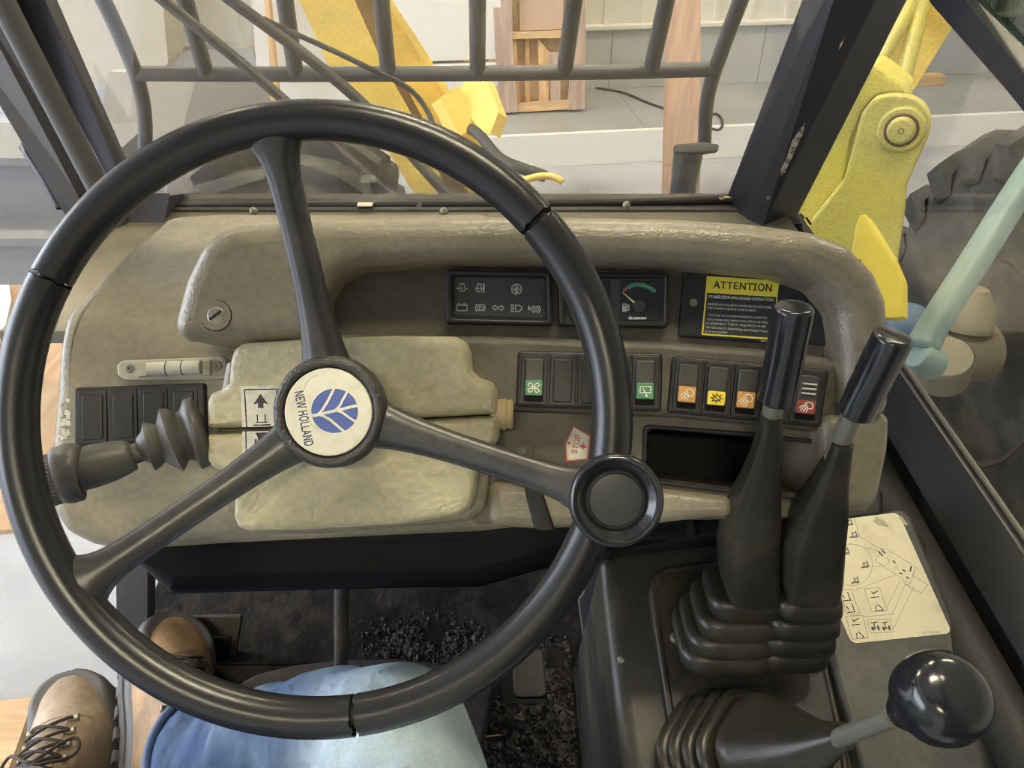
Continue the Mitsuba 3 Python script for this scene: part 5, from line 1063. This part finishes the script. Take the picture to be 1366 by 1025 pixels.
# cuff hem of the right leg
tt, A_, B_ = frame_along(np.array([kneeR, ankR])); hem = [cp_ - ccut * 0.004 + 0.069 * (math.cos(x) * A_[0] + math.sin(x) * B_[0]) for x in np.linspace(0, 2 * math.pi, 49)]
part(pn_, 'hem', tube(hem, 0.0055, 10), 'denim_seam', True, 'stitched trouser hem')
sn = unit(P(520, 985, .64) - P(520, 985, .70))
def boot_at(toe, heel, roll, leather, lab, shaft_dir, mirror=1):
    toe, heel = np.asarray(toe), np.asarray(heel); yv = unit(toe - heel); zv = unit(np.array([0, 0, 1.0]) - yv * yv[2]); xv = np.cross(yv, zv)
    c, s = math.cos(roll), math.sin(roll); xv, zv = xv * c + zv * s, zv * c - xv * s
    W = lambda x, y, z: heel + xv * x * mirror + yv * y + zv * z
    rows = [  # y, centre x, half width, height of the upper
        (0.000, .000, .022, .085), (0.012, .000, .036, .105), (0.045, .000, .040, .115), (0.090, .001, .041, .112), (0.130, .003, .043, .098), (0.165, .005, .048, .080),
        (0.200, .006, .0525, .066), (0.230, .006, .0530, .058), (0.255, .004, .0500, .053), (0.275, .002, .042, .046), (0.288, .000, .030, .039), (0.296, .000, .014, .030)]
    from scipy.interpolate import PchipInterpolator
    R_ = np.array(rows); ys = np.linspace(0, 0.296, 44); it = PchipInterpolator(R_[:, 0], R_[:, 1:])(ys)
    secs, rand, sole = [], [], []
    n = 40; g = np.linspace(0, 2 * np.pi, n, endpoint=False)
    for y, (cx, hw, hh) in zip(ys, it):
        co, si = np.cos(g), np.sin(g)
        x = cx + hw * np.sign(co) * np.abs(co) ** 0.75 * np.where(si > 0, 1 - 0.28 * si ** 2, 1); z = 0.026 + np.where(si > 0, np.abs(si) ** 0.8 * (hh - 0.0), -0.012 * np.abs(si))
        secs.append([W(a, y, b) for a, b in zip(x, z)])
    k = part(pn_, 'boot', loft(secs), leather, 60, lab)
    # shaft
    sd = unit(shaft_dir); base = W(0, 0.058, 0.08); ex_, ey_ = xv, unit(np.cross(sd, xv)) 
    part(k, 'shaft', loft([superloop(base + sd * t, ex_, ey_, a, b, 40, 2.2) for t, a, b in ((-.03, .036, .050), (0.0, .038, .052), (.03, .041, .050), (.06, .043, .050), (.085, .044, .050), (.087, .042, .048))]), leather, 60)
    # rubber rand and sole
    def outline(off, y0=-0.006, y1=0.302):
        yy = np.linspace(0, 0.296, 60); e = PchipInterpolator(R_[:, 0], R_[:, 1:])(yy)
        l = [(e[i, 0] - e[i, 1], yy[i]) for i in range(60)]; r_ = [(e[i, 0] + e[i, 1], yy[i]) for i in range(60)][::-1]
        return Polygon(l + r_).buffer(off, 8)
    SPl = Pl(W(0, 0, 0), zv); SPl.u, SPl.v = xv * mirror, yv
    if mirror < 0: SPl.n = zv
    part(k, 'sole', slab(SPl, ring(outline(0.007), 0.005), 0.004, 0.024, r=0.003, seg=2, rb=0.003), 'boot_sole', 40, 'dark treaded sole')
    for i in range(9):
        y = 0.02 + i * 0.031
        part(k, 'sole_lug', obox(W(0, y, 0.004), (0.108, 0.016, 0.012), ax=(xv, yv, zv), bev=0.002), 'boot_sole', False)
    o2 = ring(outline(0.003), 0.004); tz = np.clip((o2[:, 1] - 0.17) / 0.09, 0, 1); zt = 0.040 + 0.026 * tz * tz * (3 - 2 * tz)
    lay = []
    for t, ins in ((0, 0.0), (0.35, -0.0012), (0.7, 0.001), (1.0, 0.006), (1.05, 0.012)):
        q_ = inset(o2, ins); lay.append([W(a, b, 0.020 + (z_ - 0.020) * t) for (a, b), z_ in zip(q_, zt)])
    part(k, 'toe_rand', loft(lay), 'boot_rand', 60, 'scuffed dark rubber rand')
    # laces
    def top(x, y):
        cx, hw, hh = PchipInterpolator(R_[:, 0], R_[:, 1:])(y); s_ = np.clip((x - cx) / hw, -0.95, 0.95); return 0.026 + hh * (1 - abs(s_) ** 2.6) ** 0.5 * 1.0
    tongue = []
    for y in np.linspace(0.10, 0.20, 12):
        tongue.append([W(x, y, top(x, y) + dz_) for x, dz_ in ((-.019, .0015), (0, .004), (.019, .0015), (.019, -.004), (0, -.003), (-.019, -.004))])
    part(k, 'tongue', loft(tongue), leather, 60)
    for i, y in enumerate((0.195, 0.172, 0.149, 0.126, 0.103)):
        for sg in (-1, 1):
            part(k, 'lace_hook', obox(W(sg * .026, y, top(sg * .026, y) + .002), (0.011, 0.007, 0.006), ax=(xv, yv, zv), bev=0.0015), 'screw_metal', False)
            pts = [W(sg * .025, y, top(sg * .025, y) + .005), W(sg * .009, y - .007, top(.009, y - .007) + .008), W(-sg * .010, y - .016, top(.010, y - .016) + .008), W(-sg * .025, y - .022, top(.025, y - .022) + .005)]
            part(k, 'lace', tube(pts, 0.0021, 8, 14), 'boot_lace', True)
    for sg in (-1, 1):
        pts = [W(0, .120, top(0, .12) + .009), W(sg * .018, .135, top(.018, .135) + .010), W(sg * .038, .150, top(.03, .15) + .010), W(sg * .042, .128, top(.03, .128) + .011), W(sg * .022, .112, top(.02, .112) + .012), W(0, .110, top(0, .11) + .011)]
        part(k, 'lace', tube(pts, 0.0021, 8, 40), 'boot_lace', True)
    part(k, 'stitch', tube([W(x, 0.205 - 0.10 * abs(x), top(x, 0.205) + .0006) for x in np.linspace(-.045, .045, 13)], 0.0008, 6), 'print_line', True)
    return k
# left boot on the step, right boot on the cab floor
tL, hL = P(93, 905, 1.075), None
dL = unit(np.array([-0.36, 1.0, 0.0])); hL = np.array([tL[0], tL[1], 0.972]) - dL * 0.29 ; hL[2] = 0.972
boot_at(hL + dL * 0.296, hL, 0.0, 'boot_leather', 'left boot, brown-grey leather with dark laces', np.array([0.05, -0.15, 1]), 1)
tR, hR = P(208, 848, 1.10), P(205, 1095, .915)
tR[2] = hR[2] = ZF + 0.03; dR = unit(tR - hR); hR = tR - dR * 0.29
boot_at(tR, hR, -0.55, 'boot_leather_tan', 'right boot, tan leather with dark rubber rand', unit(kneeR - ankR), 1)
for n_, (x, y), m_ in (('dry_leaf', (967, 264), 'pine_flat'),):
    c_ = P(x, y, 1.10); put(n_, loft([superloop(c_ + np.array([0.004 * t, -0.012 * t, 0.006 * math.sin(2 * t)]), CR, np.array([0, 0, 1.0]), w, 0.0012, 12, 2) for t, w in ((-1, .001), (-.4, .004), (.2, .0045), (1, .001))]), m_, True, 'small dry yellow leaf at the right foot of the windscreen', 'leaf')
put('tape_scrap', obox(P(487, 273, 1.12), (0.022, 0.012, 0.002), bev=0.0005), 'label_cream', False, 'pale scrap of tape on the rubber seal behind the wheel rim', 'tape')
